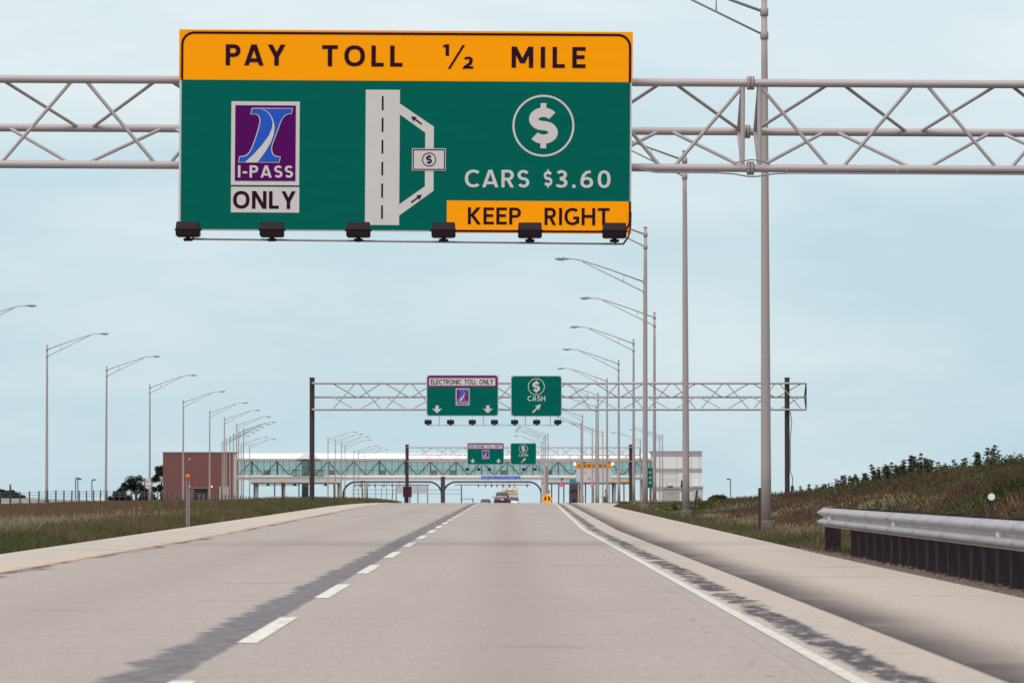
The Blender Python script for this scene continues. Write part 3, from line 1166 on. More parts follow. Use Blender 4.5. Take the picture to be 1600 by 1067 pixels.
for px in (300, 560, 828, 962):
    q = P(px, 377 + (px - 300) * .004, ZS + rail_y)
    sweep('rail_arm', [Vector(q) - so, Vector((q.x, ZS + .05, q.z + .20)) - so], .02, CABLE, sg, 6)

# ------------------------------------------------------------------ the two further gantries


def far_gantry(Z, xpl, xpr, xend, ytop, ybot, ph_px, post_r, top_px, label, reach_left=0):
    u = Z / F
    p = P((xpl + xpr) / 2, ytop, Z)
    base = Vector((p.x, Z, gzf(Z)))
    g = empty('sign_gantry', base, label, 'gantry')
    zt = P(800, ytop, Z).z - base.z
    zb = P(800, ybot, Z).z - base.z
    lx = lambda px: P(px, ytop, Z).x - base.x
    rc = .062
    T, B, R = truss(g, lx(xpl - reach_left), lx(xend), zt, zb, -.25, 1.35, rc, .03, lx(ph_px), (zt - zb))
    for px in (xpl, xpr):
        x = lx(px)
        gz_ = float(ground_z(np.array([base.x + x]), np.array([Z]))[0]) - base.z
        zt2 = P(800, top_px, Z).z - base.z
        tube('support_post', (x, .15, gz_ - .3), (x, .15, zt2), post_r, RUST, g, 16)
        tube('post_cap', (x, .15, zt2), (x, .15, zt2 + .05), post_r * 1.12, RUST, g, 16)
        bbox('footing', (x, .15, gz_ + .05), (post_r * 4, post_r * 4, .6), FOOT, g, .03)
        for z in (zt, zb):
            box('saddle', (x, -.08, z), (.12, .42, .16), RUST, g)
    x = lx(xend)
    tube('end_strut', T(x), B(x), .035, RUST, g, 8)
    tube('end_strut', T(x), R(x), .035, RUST, g, 8)
    tube('end_strut', R(x), B(x), .035, RUST, g, 8)
    nfl = int((lx(xend) - lx(xpl)) // 9)
    for i in range(1, nfl + 1):
        xx = lx(xpl) + i * (lx(xend) - lx(xpl)) / (nfl + 1)
        for f in (T, B, R):
            tube('flange', f(xx) - Vector((.03, 0, 0)), f(xx) + Vector((.03, 0, 0)), .105, GALV, g, 14)
    return g, base, lx, zt, zb


Z2 = 258.0
g2, b2, lx2, zt2, zb2 = far_gantry(Z2, 487.5, 1230, 1259, 599, 640, 640, .145, 591, 'galvanised truss gantry on dark posts carrying two green signs before the crest')
# meter box and conduit on one post
xr_ = lx2(1230)
sweep('conduit', [(xr_ + .16, 0, zt2 - 1.6), (xr_ + .26, 0, zt2 - 2.2), (xr_ + .17, 0, zt2 - 3.2), (xr_ + .17, 0, 1.9), (xr_ + .30, 0, 1.6), (xr_ + .28, 0, .9)], .022, RUST, g2, 6)
bbox('meter_box', (xr_ + .28, -.05, .95), (.18, .18, .34), RUST, g2, .02)
Z3 = 520.0
g3, b3, lx3, zt3, zb3 = far_gantry(Z3, 636, 985.5, 1000, 699, 721, 700, .20, 695, 'truss gantry with two green signs standing just beyond the crest')


def toll_signs(Z, a, b, desc, k=1.0):
    """a, b: pixel rectangles of the electronic-toll and the cash sign"""
    u = Z / F
    x0, y0, x1, y1 = a
    o = P((x0 + x1) / 2, y1, Z)
    s = empty('overhead_sign', o, 'purple-topped green ELECTRONIC TOLL ONLY sign on the ' + desc, 'road sign')
    W, H = (x1 - x0) * u, (y1 - y0) * u
    box('panel', (0, .04, H / 2), (W, .05, H), SIGN_EDGE, s)
    m = .05
    flat('green_face', rrect(-W / 2 + m, m, W / 2 - m, H * .72, .15, 'lr'), -.012, GREEN, s)
    flat('purple_header', rrect(-W / 2 + m, H * .708, W / 2 - m, H - .015, .18, 'LR'), -.020, MAGENTA, s)
    flat('header_plate', [(-W * .46, H * .745), (W * .455, H * .745), (W * .455, H * .925), (-W * .46, H * .925)], -.030, WHITE, s)
    lettering('ELECTRONIC TOLL ONLY', -W * .437, H * .775, W * .428, H * .895, -.040, BLACK, s, .15)
    pass_emblem(s, 0.003 * W, H * .47, W * .19, -.024, False)
    for cx in (-.35 * W, .352 * W):
        ww, hh = .07 * W, .19 * H
        zc = H * .165
        flat('arrow', [(cx - ww * .32, zc + hh / 2), (cx - ww * .32, zc + hh * .05), (cx - ww, zc + hh * .12), (cx, zc - hh / 2), (cx + ww, zc + hh * .12),
                       (cx + ww * .32, zc + hh * .05), (cx + ww * .32, zc + hh / 2)], -.024, WHITE, s)
    for hx in (-.4, -.13, .13, .4):
        box('hanger_beam', (W * hx, .12, H * .5), (.07, .10, H * .9), GALV, s)
    x0, y0, x1, y1 = b
    o2 = P((x0 + x1) / 2, y1, Z)
    c = empty('overhead_sign', o2, 'green dollar CASH sign with slanting arrow on the ' + desc, 'road sign')
    W, H = (x1 - x0) * u, (y1 - y0) * u
    box('panel', (0, .04, H / 2), (W, .05, H), SIGN_EDGE, c)
    flat('green_face', rrect(-W / 2 + m * .9, m * .9, W / 2 - m * .9, H - m * .9, .17), -.012, GREEN, c)
    dollar(c, 0, H * .725, H * .205, -.024, WHITE, .08, bold=.20, hf=1.45, wf=.90)
    lettering('CASH', -W * .17, H * .375, W * .175, H * .50, -.024, WHITE, c, .16)
    aw = H * .20
    pts = [(-.22, -.5), (-.5, -.22)]
    poly = [(-.50, -.38), (-.38, -.50), (.16, .04), (.28, -.16), (.5, .5), (-.16, .28), (.04, .16)]
    flat('arrow', [(px * aw * 1.1 + .004 * W, H * .19 + pz * aw * 1.1) for px, pz in poly], -.024, WHITE, c)
    for hx in (-.35, 0, .35):
        box('hanger_beam', (W * hx, .12, H * .5), (.07, .10, H * .9), GALV, c)
    return s, c


toll_signs(Z2 - .75, (666, 586, 779, 650), (798, 586.5, 878, 650.5), 'nearer of the two dark-posted gantries')
FOUR = ('end one away from the CASH sign', 'second one from the end away from CASH', 'inner one on the CASH side', 'end one next to the CASH sign')
for i, px in enumerate((669, 704, 738, 772.5)):
    p = P(px, 664, Z2 - 1.4)
    sign_lamp(p, .98, 'floodlight below the nearer ELECTRONIC TOLL sign, ' + FOUR[i], 'floodlights below the nearer electronic toll sign', (0, .55, .5))
THREE = ('end towards the ELECTRONIC sign', 'middle one under the arrow', 'end away from the ELECTRONIC sign')
for i, px in enumerate((804, 838.5, 871.5)):
    p = P(px, 664, Z2 - 1.4)
    sign_lamp(p, .98, 'floodlight below the nearer CASH sign, ' + THREE[i], 'floodlights below the nearer cash sign', (0, .55, .5))
r0, r1 = P(669, 664.5, Z2 - 1.4), P(873, 664.5, Z2 - 1.4)
sweep('lamp_rail', [Vector(r0) - b2, Vector(r1) - b2], .016, CABLE, g2, 6)
for px in (686, 755, 821, 860):
    q = P(px, 664.5, Z2 - 1.4)
    q2 = P(px, 642, Z2 - .3)
    sweep('rail_arm', [Vector(q) - b2, Vector((q.x, Z2 - .35, q.z)) - b2, Vector(q2) - b2], .016, CABLE, g2, 6)
toll_signs(Z3 - .8, (730, 692, 787.5, 725.5), (797.5, 692, 838, 725.5), 'gantry beyond the crest')
for i, px in enumerate((730, 748, 764.5)):
    sign_lamp(P(px, 735, Z3 - 1.5), .95, 'floodlight below the ELECTRONIC TOLL sign beyond the crest, ' + ('end away from CASH', 'middle one', 'end towards CASH')[i], 'floodlights below the farther electronic toll sign', (0, .6, .55))
for i, px in enumerate((818, 836)):
    sign_lamp(P(px, 735, Z3 - 1.5), .95, 'floodlight below the CASH sign beyond the crest, ' + ('under the arrow', 'at its outer end')[i], 'floodlights below the farther cash sign', (0, .6, .55))
for px in (730, 748, 764.5, 818, 836):
    q = P(px, 735, Z3 - 1.5)
    sweep('rail_arm', [Vector(q) - b3, Vector((q.x, Z3 - .3, q.z)) - b3, Vector((q.x, Z3 - .3, zb3 + b3.z)) - b3], .016, CABLE, g3, 6)

# ------------------------------------------------------------------ street lights
PH = 12.75


def make_light(side, foot=True):
    """side -1: arm reaches towards -x"""
    t = bpy.data.objects.new('street_light', None)
    col.objects.link(t)
    n = 9
    pts = [(0, 0, PH * k / (n - 1)) for k in range(n)]
    sweep('pole', pts, [.128 - .058 * k / (n - 1) for k in range(n)], POLE, t, 14)
    tube('pole_cap', (0, 0, PH), (0, 0, PH + .06), .08, POLE, t, 12)
    bbox('base_plate', (0, 0, .04), (.42, .42, .06), GALV, t, .01)
    sweep('footing', [(0, 0, -.5), (0, 0, .0), (0, 0, .22), (0, 0, .30)], [.22, .22, .205, .15], FOOT, t, 14)
    s = side
    z0 = PH - .30
    meet = (s * 3.55, 0, z0 + 1.22)
    for z in (z0, z0 - .56):
        tube('collar', (0, 0, z - .09), (0, 0, z + .09), .098, ARM, t, 12)
    sweep('arm', [(0, 0, z0), (s * 1.8, 0, z0 + .66), (s * 3.2, 0, z0 + 1.12), meet, (s * 3.9, 0, z0 + 1.28), (s * 4.25, 0, z0 + 1.29)],
          [.036, .034, .032, .030, .028, .026], ARM, t, 8)
    sweep('arm', [(0, 0, z0 - .56), (s * 1.8, 0, z0 + .33), (s * 3.45, 0, z0 + 1.14)], .027, ARM, t, 8)
    sweep('arm_spacer', [(s * 1.15, 0, z0 - .56 + .57), (s * 1.15, 0, z0 + .42)], .016, ARM, t, 6)
    # cobra head: lofted egg section
    V, Fc = [], []
    secs = [(4.15, .03, .025), (4.25, .075, .05), (4.45, .13, .075), (4.7, .165, .085), (4.9, .13, .07), (4.99, .05, .03)]
    m = 10
    for x, w, h in secs:
        for k in range(m):
            a = 2 * math.pi * k / m
            V.append((s * x, w * math.cos(a), z0 + 1.29 + h * math.sin(a) * (1 if math.sin(a) > 0 else .75)))
    for i in range(len(secs) - 1):
        for k in range(m):
            a, b = i * m + k, i * m + (k + 1) % m
            Fc.append((a, b, b + m, a + m))
    Fc.append(tuple(range(m))[::-1])
    Fc.append(tuple(range((len(secs) - 1) * m, len(secs) * m)))
    hd = mesh_obj('luminaire', V, Fc, HEAD, t, True)
    bbox('lens', (s * 4.66, 0, z0 + 1.225), (.34, .22, .06), LENS, hd, .025)
    tube('photocell', (s * 4.5, 0, z0 + 1.34), (s * 4.5, 0, z0 + 1.42), .035, HEAD, hd, 8)
    return t


LR, LL = make_light(-1), make_light(1)
usedR = usedL = False


def put_light(proto, first, X_, Y_, label, group, scale=1.0, rz=0.0, z=None):
    o = proto if first else copy_tree(proto)
    gz0 = float(ground_z(np.array([X_]), np.array([Y_]))[0]) if z is None else z
    o.location = (X_, Y_, gz0)
    o.scale = (scale,) * 3
    o.rotation_euler = (random.uniform(-.003, .003), random.uniform(-.004, .004), rz)
    tag(o, label, 'street light', group)
    return o


near_lab = ['tall grey street light pole beside the end of the guardrail',
            'grey street light pole second from the guardrail along the right verge',
            'grey street light pole third from the guardrail beside the green mile marker',
            'grey street light hidden behind the pole beside the mile marker, arm showing']
RP = [(1197, 107), (1072, 156), (1008, 202), (1007.5, 249), (1022.5, 300), (990, 350), (967, 399), (948.5, 450), (934.5, 500), (931, 550), (910, 600),
      (907.8, 648), (925, 686), (942, 706), (1000.5, 770), (1031, 745), (1035.5, 735)]
for i, (px, Y) in enumerate(RP):
    Xp = P(px, 760, Y).x
    z = gzf(Y) - .02 if i > 3 else None
    if i < 4:
        put_light(LR, i == 0, Xp, Y, near_lab[i], 'street lights along the right verge', z=z)
    else:
        lab = {4: 'grey street light standing just past the green mile marker, outside the others', 5: 'grey street light between the gantry post beyond the crest and the mile marker',
               6: 'grey street light just before the dark post of the gantry beyond the crest', 14: 'far street light at the end of the glazed bridge roof',
               15: 'far thin street light before the pale office building, arm side', 16: 'far thin street light before the pale office building, outer side'}.get(
                   i, 'grey street light in the row before the pale message board')
        put_light(LR, False, Xp, Y, lab, 'street lights beyond the mile marker', z=z)
for px, Y in ((856, 727), (852.6, 742), (849.5, 762), (846.5, 800)):
    put_light(LR, False, P(px, 760, Y).x, Y, 'far street light rising beside the concrete plaza column, arm over the road', 'street lights by the plaza column', z=gzf(Y))
LP = [(-57, 312), (73, 364), (165.5, 417), (234, 472), (286, 530), (327.5, 580), (350, 618), (369.5, 655), (380, 690), (372.6, 705), (365, 728), (359.5, 750), (353.5, 770), (347.6, 800), (377, 815), (390, 830)]
for i, (px, Y) in enumerate(LP):
    lab = ('street light whose arm alone reaches into view over the opposite carriageway', 'opposite carriageway street light beside the two paired area lights',
           'opposite carriageway street light between the lone area light and the round-headed tree', 'opposite carriageway street light with a pale diamond sign at its foot',
           'street light before the brick building, on the side away from its door', 'street light before the brick building, just past its door')[i] if i < 6 else \
        'street light in the crowded row before the corner where brick building meets glazed bridge'
    put_light(LL, i == 0, P(px, 760, Y).x, Y, lab, 'street lights along the opposite carriageway', rz=random.uniform(-.12, .12), z=gzf(Y))
for px, Y in ((512.5, 745), (524, 765), (533, 785), (539, 815), (553, 880), (560, 900), (570, 925)):
    put_light(LL, False, P(px, 760, Y).x, Y, 'far street light showing above the white roof of the glazed bridge', 'street lights by the glazed bridge', scale=.97, z=gzf(Y))

# ------------------------------------------------------------------ guardrail
GX0 = 5.36


def guardrail():
    ys0, ys1 = 20.0, 75.6
    root = empty('guardrail', (0, 0, 0), 'galvanised W-beam guardrail on dark timber posts along the right shoulder', 'guardrail')
    root.location = (GX0, ys1, gzf(ys1))
    rx = lambda Y: 0.0
    prof = [(.00, .312), (-.008, .300), (-.018, .292), (-.075, .262), (-.083, .245), (-.083, .222), (-.075, .205), (-.012, .172), (-.004, .156),
            (-.012, .140), (-.075, .107), (-.083, .090), (-.083, .067), (-.075, .050), (-.018, .020), (-.008, .012), (.00, .0)]
    lens = list(np.arange(ys0, ys1 + .1, 3.81))
    if ys1 - lens[-1] > .5:
        lens.append(ys1)
    for a, b in zip(lens[:-1], lens[1:]):
        V, Fc = [], []
        st = np.linspace(a, b + .30 if b < ys1 else b, 5)
        n = len(prof)
        for i, Y in enumerate(st):
            off = -.004 if i == len(st) - 1 and b < ys1 else 0
            for px, pz in prof:
                V.append((rx(Y) + px + off * 0 - (.0035 if i == 0 else 0), Y - ys1, gzf(Y) - gzf(ys1) + .40 + pz))
        m = len(V)
        V += [(v[0] + .006, v[1], v[2]) for v in V]
        for i in range(len(st) - 1):
            for k in range(n - 1):
                q = i * n + k
                Fc.append((q, q + 1, q + 1 + n, q + n))
                Fc.append((m + q + n, m + q + 1 + n, m + q + 1, m + q))
            for k in (0, n - 1):
                q = i * n + k
                Fc.append((q, q + n, m + q + n, m + q))
        r = mesh_obj('rail_panel', V, Fc, RAIL, root, True)
        for zz in (.40 + .235, .40 + .08):
            for dy in (.06, .22):
                tube('bolt', (rx(b) - .094, b - ys1 + dy, gzf(b) - gzf(ys1) + zz), (rx(b) - .08, b - ys1 + dy, gzf(b) - gzf(ys1) + zz), .016, GALV, r, 6)
    # rail end: rounded terminal
    V, Fc = [], []
    n = len(prof)
    for i in range(7):
        a = math.radians(14 * i)
        for px, pz in prof:
            k = 1 - .05 * i
            V.append((rx(ys1) + .18 * (1 - math.cos(a)) + px * math.cos(a) * k, .22 * math.sin(a), .40 + .156 + (pz - .156) * (1 + .03 * i)))
    for i in range(6):
        for k in range(n - 1):
            q = i * n + k
            Fc.append((q, q + 1, q + 1 + n, q + n))
    o = mesh_obj('rail_end', V, Fc, RAIL, root, True)
    so_ = o.modifiers.new('thick', 'SOLIDIFY')
    so_.thickness = .006
    # posts: the two end posts stand apart, the rest closely spaced
    xs_ = [1297, 1337, 1349, 1362, 1374.5, 1388, 1401, 1414, 1428, 1442, 1457, 1473, 1490, 1508, 1527, 1547, 1568, 1590, 1613, 1638, 1665, 1695, 1730, 1770, 1820, 1880, 1960, 2060]
    for i, px in enumerate(xs_):
        Y = (GX0 + .12) * F / (px - 790)
        if Y > ys1 - .15:
            Y = ys1 - .35
        if Y < ys0:
            break
        x = rx(Y) + .13
        w = .26 if i == 0 else .18
        zb_ = gzf(Y) - gzf(ys1)
        bm = bmesh.new()
        bmesh.ops.create_cube(bm, size=1)
        hh = .73 + random.uniform(-.012, .02)
        bmesh.ops.scale(bm, vec=(w, .2, hh + .35), verts=bm.verts)
        bmesh.ops.bevel(bm, geom=list(bm.edges), offset=.008, segments=1, affect='EDGES')
        o = bm_obj('post', bm, WOOD, root)
        o.location = (x, Y - ys1, zb_ + (hh - .35) / 2)
        o.rotation_euler = (0, random.uniform(-.015, .015), random.uniform(-.06, .06))
        bbox('blockout', (x - .075, Y - ys1, zb_ + .56), (.11, .14, .33), WOOD, root, .006)
    for px in (1299, 1399, 1564):
        Y = GX0 * F / (px - 790) * .996
        Y = min(Y, ys1 - .4)
        zb_ = gzf(Y) - gzf(ys1)
        c = (rx(Y) - .03, Y - ys1 - .03, zb_ + .40 + .156)
        d = tube('reflector', c, (c[0] - .012, c[1] - .012, c[2]), .048, REFL, root, 16)
        d.rotation_mode = 'XYZ'
        d.rotation_euler = (math.pi / 2, 0, 0)
        d.scale = (.047, .047, .02)


guardrail()

# round white reflector on a post behind the rail
pr = P(1549, 806, 60)
zg = float(ground_z(np.array([pr.x]), np.array([60.0]))[0])
t = empty('marker_post', (pr.x, 60, zg), 'short dark post with a round white reflector behind the guardrail', 'marker post')
zt_ = P(1549, 776, 60).z - zg
bbox('post', (0, 0, zt_ / 2 - .12), (.045, .03, zt_ + .18), RUST, t, .006)
d = tube('reflector', (0, -.03, zt_), (0, -.01, zt_), .047, REFL, t, 24)

# ------------------------------------------------------------------ delineators and small verge posts


def delineator(px, Y, ytop, label, orange=True, lean=0.0, w=.075, group=None, m=None):
    Xp = P(px, 780, Y).x
    zg = float(ground_z(np.array([Xp]), np.array([float(Y)]))[0])
    h = P(px, ytop, Y).z - zg
    t = empty('delineator', (Xp, Y, zg), label, 'delineator', group, (0, lean, 0))
    # flanged steel post: shallow U section
    V, Fc = [], []
    for z in (-.3, h):
        V += [(-w / 2, 0, z), (-w / 4, 0, z), (-w / 5, .03, z), (w / 5, .03, z), (w / 4, 0, z), (w / 2, 0, z),
              (w / 2, .008, z), (w / 4, .008, z), (w / 5, .038, z), (-w / 5, .038, z), (-w / 4, .008, z), (-w / 2, .008, z)]
    for k in range(12):
        a, b = k, (k + 1) % 12
        Fc.append((a, b, b + 12, a + 12))
    Fc.append(tuple(range(12, 24)))
    mesh_obj('post', V, Fc, m or GALV, t)
    if orange:
        bbox('reflector', (0, -.02, h - .02), (.115, .03, .10), OREFL, t, .02)
    for k in range(3):
        tube('bolt', (0, -.012, h - .15 - k * .1), (0, .0, h - .15 - k * .1), .012, RUST, t, 6)
    return t


DARKPOST = mat('delineator_dark', (0.075, 0.058, 0.066), 0.7, 0.2, 5)
for i, (px, Y, yt) in enumerate(((293.5, 120, 742), (443, 187, 752), (522.5, 250, 753), (573, 330, 756), (612, 420, 762))):
    delineator(px, Y, yt, ['wide grey delineator post with orange reflector, first of the left verge row',
                           'slightly leaning delineator with orange reflector, second along the left verge', 'delineator with orange top, third along the left verge',
                           'delineator with orange top, fourth along the left verge at the crest', 'far delineator with orange top, just past the crest'][i],
               lean=(0, -.05, -.02, .02, .08)[i], w=.10 if i == 0 else .08, m=CABLE if i == 0 else DARKPOST)
delineator(1187, 104, 762, 'thin dark delineator post standing against the light pole by the guardrail', False, 0, .07, m=DARKPOST)
delineator(1083, 152, 765, 'dark delineator leaning over beside the second light pole', False, .14, .07, m=DARKPOST)
delineator(16, 205, 757, 'delineator with orange reflector standing at the cable barrier', True, 0, .08, m=DARKPOST)

# green mile marker
Y = 200.0
Xp = P(1016, 770, Y).x
zg = float(ground_z(np.array([Xp]), np.array([Y]))[0])
mm = empty('mile_marker', (Xp, Y, zg), 'narrow upright green mile marker plate beside the third light pole', 'road sign')
zz = lambda py: P(1016, py, Y).z - zg
bbox('post', (0, .03, zz(764) / 2), (.05, .03, zz(764) + .4), DARKPOST, mm, .004)
w = 8 * Y / F
box('plate', (0, 0, (zz(731) + zz(762)) / 2), (w, .012, zz(731) - zz(762)), GREEN, mm)
for py, hh in ((738, 3.4), (746, 4.2), (753.5, 4.2)):
    ring('numeral_mark', 0, zz(py), .035, .055, -.010, SIGN_EDGE, mm, 20)

# ------------------------------------------------------------------ cable barrier on the median
barr = empty('cable_barrier', (-25.2, 215, gzf(215)), 'three-cable barrier on thin steel posts across the grassy median', 'barrier')
posts_y = []
Y = 196.0
while Y < 520:
    posts_y.append(Y)
    Y += 4.6
prev = None
for i, Y in enumerate(posts_y):
    z = float(ground_z(np.array([-25.2]), np.array([Y]))[0]) - gzf(215)
    o = box('post', (0, Y - 215, z + .31), (.075, .05, 1.12), DARKPOST, barr, (random.uniform(-.02, .02), random.uniform(-.05, .05) - (.0 if Y < 300 else .02), 0))
    cur = [Vector((0, Y - 215, z + h)) for h in (.52, .66, .80)]
    if prev is not None:
        for a, b in zip(prev, cur):
            tube('cable', a, b, .011, CABLE, barr, 6)
    prev = cur

# red marker flag in the grass
p = P(220, 803, 170)
zg = float(ground_z(np.array([p.x]), np.array([170.0]))[0])
fl = empty('marker_flag', (p.x, 170, zg), 'small red utility marker standing in the median grass', 'marker')
h = P(220, 791, 170).z - zg
sweep('marker_body', [(0, 0, 0), (0, 0, h * .45), (-.02, 0, h * .6), (-.04, 0, h)], [.055, .06, .06, .03], CONE, fl, 10)
sweep('stake', [(0, 0, -.1), (0, 0, h * .5)], .012, RUST, fl, 6)

# ------------------------------------------------------------------ vehicles beyond the crest


def car(name, loc, paint, label, rz=0.0, W=1.82, Lc=4.7, H=1.45):
    t = empty(name, loc, label, 'car', None, (0, 0, rz))
    # cross sections along the length: (y, half width at sill, half width at belt, z sill, z belt)
    secs = [(-.5, .80, .74, .42, .70), (-.49, .88, .86, .34, .84), (-.44, .94, .93, .26, .93), (-.30, .98, .96, .24, .95), (0, 1.0, .97, .22, .93),
            (.25, .99, .95, .22, .90), (.40, .96, .92, .24, .78), (.47, .90, .84, .28, .70), (.5, .78, .72, .38, .60)]
    V, Fc = [], []
    for y, a, b, z0, z1 in secs:
        y, a, b = y * Lc, a * W / 2, b * W / 2
        V += [(-a * .96, y, z0), (-a, y, (z0 + z1) / 2 - .06), (-a * .99, y, z1 - .10), (-b * .97, y, z1), (0, y, z1 + .025),
              (b * .97, y, z1), (a * .99, y, z1 - .10), (a, y, (z0 + z1) / 2 - .06), (a * .96, y, z0), (0, y, z0 - .02)]
    n = 10
    for i in range(len(secs) - 1):
        for k in range(n):
            q, r = i * n + k, i * n + (k + 1) % n
            Fc.append((q, q + n, r + n, r))
    Fc.append(tuple(range(n)))
    Fc.append(tuple(range((len(secs) - 1) * n, len(secs) * n))[::-1])
    bd = mesh_obj('body', V, Fc, paint, t, True)
    # cabin
    cs = [(-.40, .80, .93, .70, .95), (-.27, .84, .93, .66, H - .06), (-.10, .86, .93, .70, H), (.06, .86, .92, .69, H - .02), (.24, .82, .90, .68, .92)]
    V, Fc = [], []
    for y, a, z0, b, z1 in cs:
        y, a, b = y * Lc, a * W / 2, b * W / 2
        V += [(-a, y, z0), (-(a + b) / 2 - .02, y, (z0 + z1) / 2), (-b, y, z1 - .03), (-b * .8, y, z1), (b * .8, y, z1), (b, y, z1 - .03), ((a + b) / 2 + .02, y, (z0 + z1) / 2), (a, y, z0)]
    n = 8
    for i in range(len(cs) - 1):
        for k in range(n - 1):
            q = i * n + k
            Fc.append((q, q + n, q + n + 1, q + 1))
    Fc.append(tuple(range(n)))
    Fc.append(tuple(range((len(cs) - 1) * n, len(cs) * n))[::-1])
    mesh_obj('cabin_glass', V, Fc, CARGLASS, t, True)
    V = []
    for y, z in ((-.25, H - .035), (-.10, H + .012), (.06, H - .008)):
        for x in (-.64, -.4, 0, .4, .64):
            V.append((x * W / 2 * 1.02, y * Lc, z + (.012 if abs(x) < .5 else -.012)))
    Fc = [(i * 5 + k, i * 5 + k + 1, i * 5 + k + 6, i * 5 + k + 5) for i in range(2) for k in range(4)]
    mesh_obj('roof', V, Fc, paint, t, True)
    for sx in (-1, 1):
        for y in (-.30, .31):
            w = tube('tyre', (sx * (W / 2 - .20), y * Lc, .33), (sx * (W / 2 + .005), y * Lc, .33), .33, TYRE, t, 20)
            tube('rim', (sx * (W / 2 - .02), y * Lc, .33), (sx * (W / 2 + .012), y * Lc, .33), .20, RIM, t, 14)
        bbox('tail_light', (sx * W * .375, -.494 * Lc, .76), (.30, .07, .15), TAIL, t, .03)
        bbox('mirror', (sx * (W / 2 + .09), .14 * Lc, .98), (.18, .10, .13), paint, t, .04)
        bbox('headlight', (sx * W * .36, .488 * Lc, .62), (.30, .08, .12), LENS, t, .03)
    bbox('bumper', (0, -.497 * Lc, .48), (W * .88, .12, .20), paint, t, .05)
    bbox('number_plate', (0, -.505 * Lc, .74), (.31, .03, .16), SIGN_EDGE, t, .006)
    return t


def road_x(px, Y):
    return P(px, 780, Y).x


car('car', (road_x(785, 478), 478, gzf(478)), CARRED, 'dark red sedan going over the crest in the right lane', H=1.52)
car('car', (road_x(759, 640), 640, gzf(640)), CARDK, 'dark charcoal car far ahead, left of the dark red sedan', H=1.62, W=1.9)
car('car', (road_x(801.5, 560), 560, gzf(560)), CARWH, 'white car partly hidden beyond the dark red sedan', H=1.5)

# ------------------------------------------------------------------ gore warning sign at the exit
Yw = 372.0
pw = P(855, 779, Yw)
zg = gzf(Yw)
ws = empty('warning_sign', (pw.x, Yw, zg), 'orange-yellow diamond warning sign with two spreading arrows at the exit gore', 'road sign')
cz = pw.z - zg
u = Yw / F
flatm = mat('warning_amber', (0.95, 0.38, 0.01), 0.5, 0.06, 4)
r = 9.0 * u
bm = bmesh.new()
V = []
pts = rrect(-r * .74, -r * .74, r * .74, r * .74, r * .22)
c45 = math.sqrt(.5)
pts = [((x - z) * c45, (x + z) * c45 + cz) for x, z in pts]
V = [(x, 0, z) for x, z in pts] + [(x, .02, z) for x, z in pts]
n = len(pts)
mesh_obj('plate', V, [tuple(range(n)), tuple(range(n, 2 * n))[::-1]] + [(i, i + n, (i + 1) % n + n, (i + 1) % n) for i in range(n)], flatm, ws)
for s in (-1, 1):
    ap = [(.12, .38), (.18, .30), (.22, .02), (.10, .02), (.36, -.38), (.60, .02), (.46, .02), (.42, .34), (.30, .46), (.20, .46)]
    flat('arrow', [(s * x * r, cz + (z) * r * .9) for x, z in ap], -.012, BLACK, ws)
sweep('post', [(0, .04, -.3), (0, .04, cz + r * .8)], .035, DARKPOST, ws, 8)
bbox('reflector', (-10.5 * u, .03, cz - 3 * u), (2.4 * u, .03, 2.6 * u), OREFL, ws, .01)
tube('crossbar', (-12 * u, .05, cz - 3 * u), (8 * u, .05, cz - 3 * u), .012, DARKPOST, ws, 6)

# ------------------------------------------------------------------ toll plaza, 850-950 m
ZP_ = 925.0
uP = ZP_ / F
GP = gzf(ZP_)
qx = lambda px: P(px, 760, ZP_).x
qz = lambda py: P(800, py, ZP_).z


def px_box(name, x0, y0, x1, y1, yc, depth, m, root, base, bev=None):
    c = (qx((x0 + x1) / 2) - base.x, yc, (qz(y0) + qz(y1)) / 2 - base.z)
    s = (abs(x1 - x0) * uP, depth, abs(y1 - y0) * uP)
    return box(name, c, s, m, root)


# --- brick stair building
bb = Vector((qx(311), ZP_, GP))
br = empty('brick_building', bb, 'windowless red brick building at the end of the glazed bridge', 'building')
Hb = qz(707) - GP
Wb = (368 - 255) * uP
Db = 12.0
box('wall', (0, Db / 2, Hb / 2), (Wb, Db, Hb), MORTAR, br)
# brick courses proud of the mortar: too fine to pick apart, joined
V, Fc = [], []
bw, bh = .60, .30
rows = int(Hb / bh)
for r_ in range(rows):
    off = (r_ % 2) * bw / 2
    k = -1
    while True:
        x0 = -Wb / 2 + off + k * bw + .02
        x1 = x0 + bw - .04
        k += 1
        x0c, x1c = max(x0, -Wb / 2), min(x1, Wb / 2)
        if x0 > Wb / 2:
            break
        if x1c - x0c < .03:
            continue
        z0, z1 = r_ * bh + .015, (r_ + 1) * bh - .015
        if x1c > (303 - 311) * uP and x0c < (324 - 311) * uP and z0 < qz(763) - GP:
            continue
        i = len(V)
        y = -.03 - random.random() * .012
        V += [(x0c, y, z0), (x1c, y, z0), (x1c, y, z1), (x0c, y, z1), (x0c, .01, z0), (x1c, .01, z0), (x1c, .01, z1), (x0c, .01, z1)]
        Fc += [(i, i + 1, i + 2, i + 3), (i + 3, i + 2, i + 6, i + 7), (i, i + 3, i + 7, i + 4), (i + 1, i + 5, i + 6, i + 2), (i, i + 4, i + 5, i + 1)]
o = mesh_obj('brick_courses', V, Fc, BRICK, br)
o['kind'] = 'stuff'
for s in (-1, 1):
    o = mesh_obj('brick_courses', [(s * (Wb / 2 + .01), 0, 0), (s * (Wb / 2 + .01), Db, 0), (s * (Wb / 2 + .01), Db, Hb), (s * (Wb / 2 + .01), 0, Hb)], [(0, 1, 2, 3) if s > 0 else (3, 2, 1, 0)], BRICK, br)
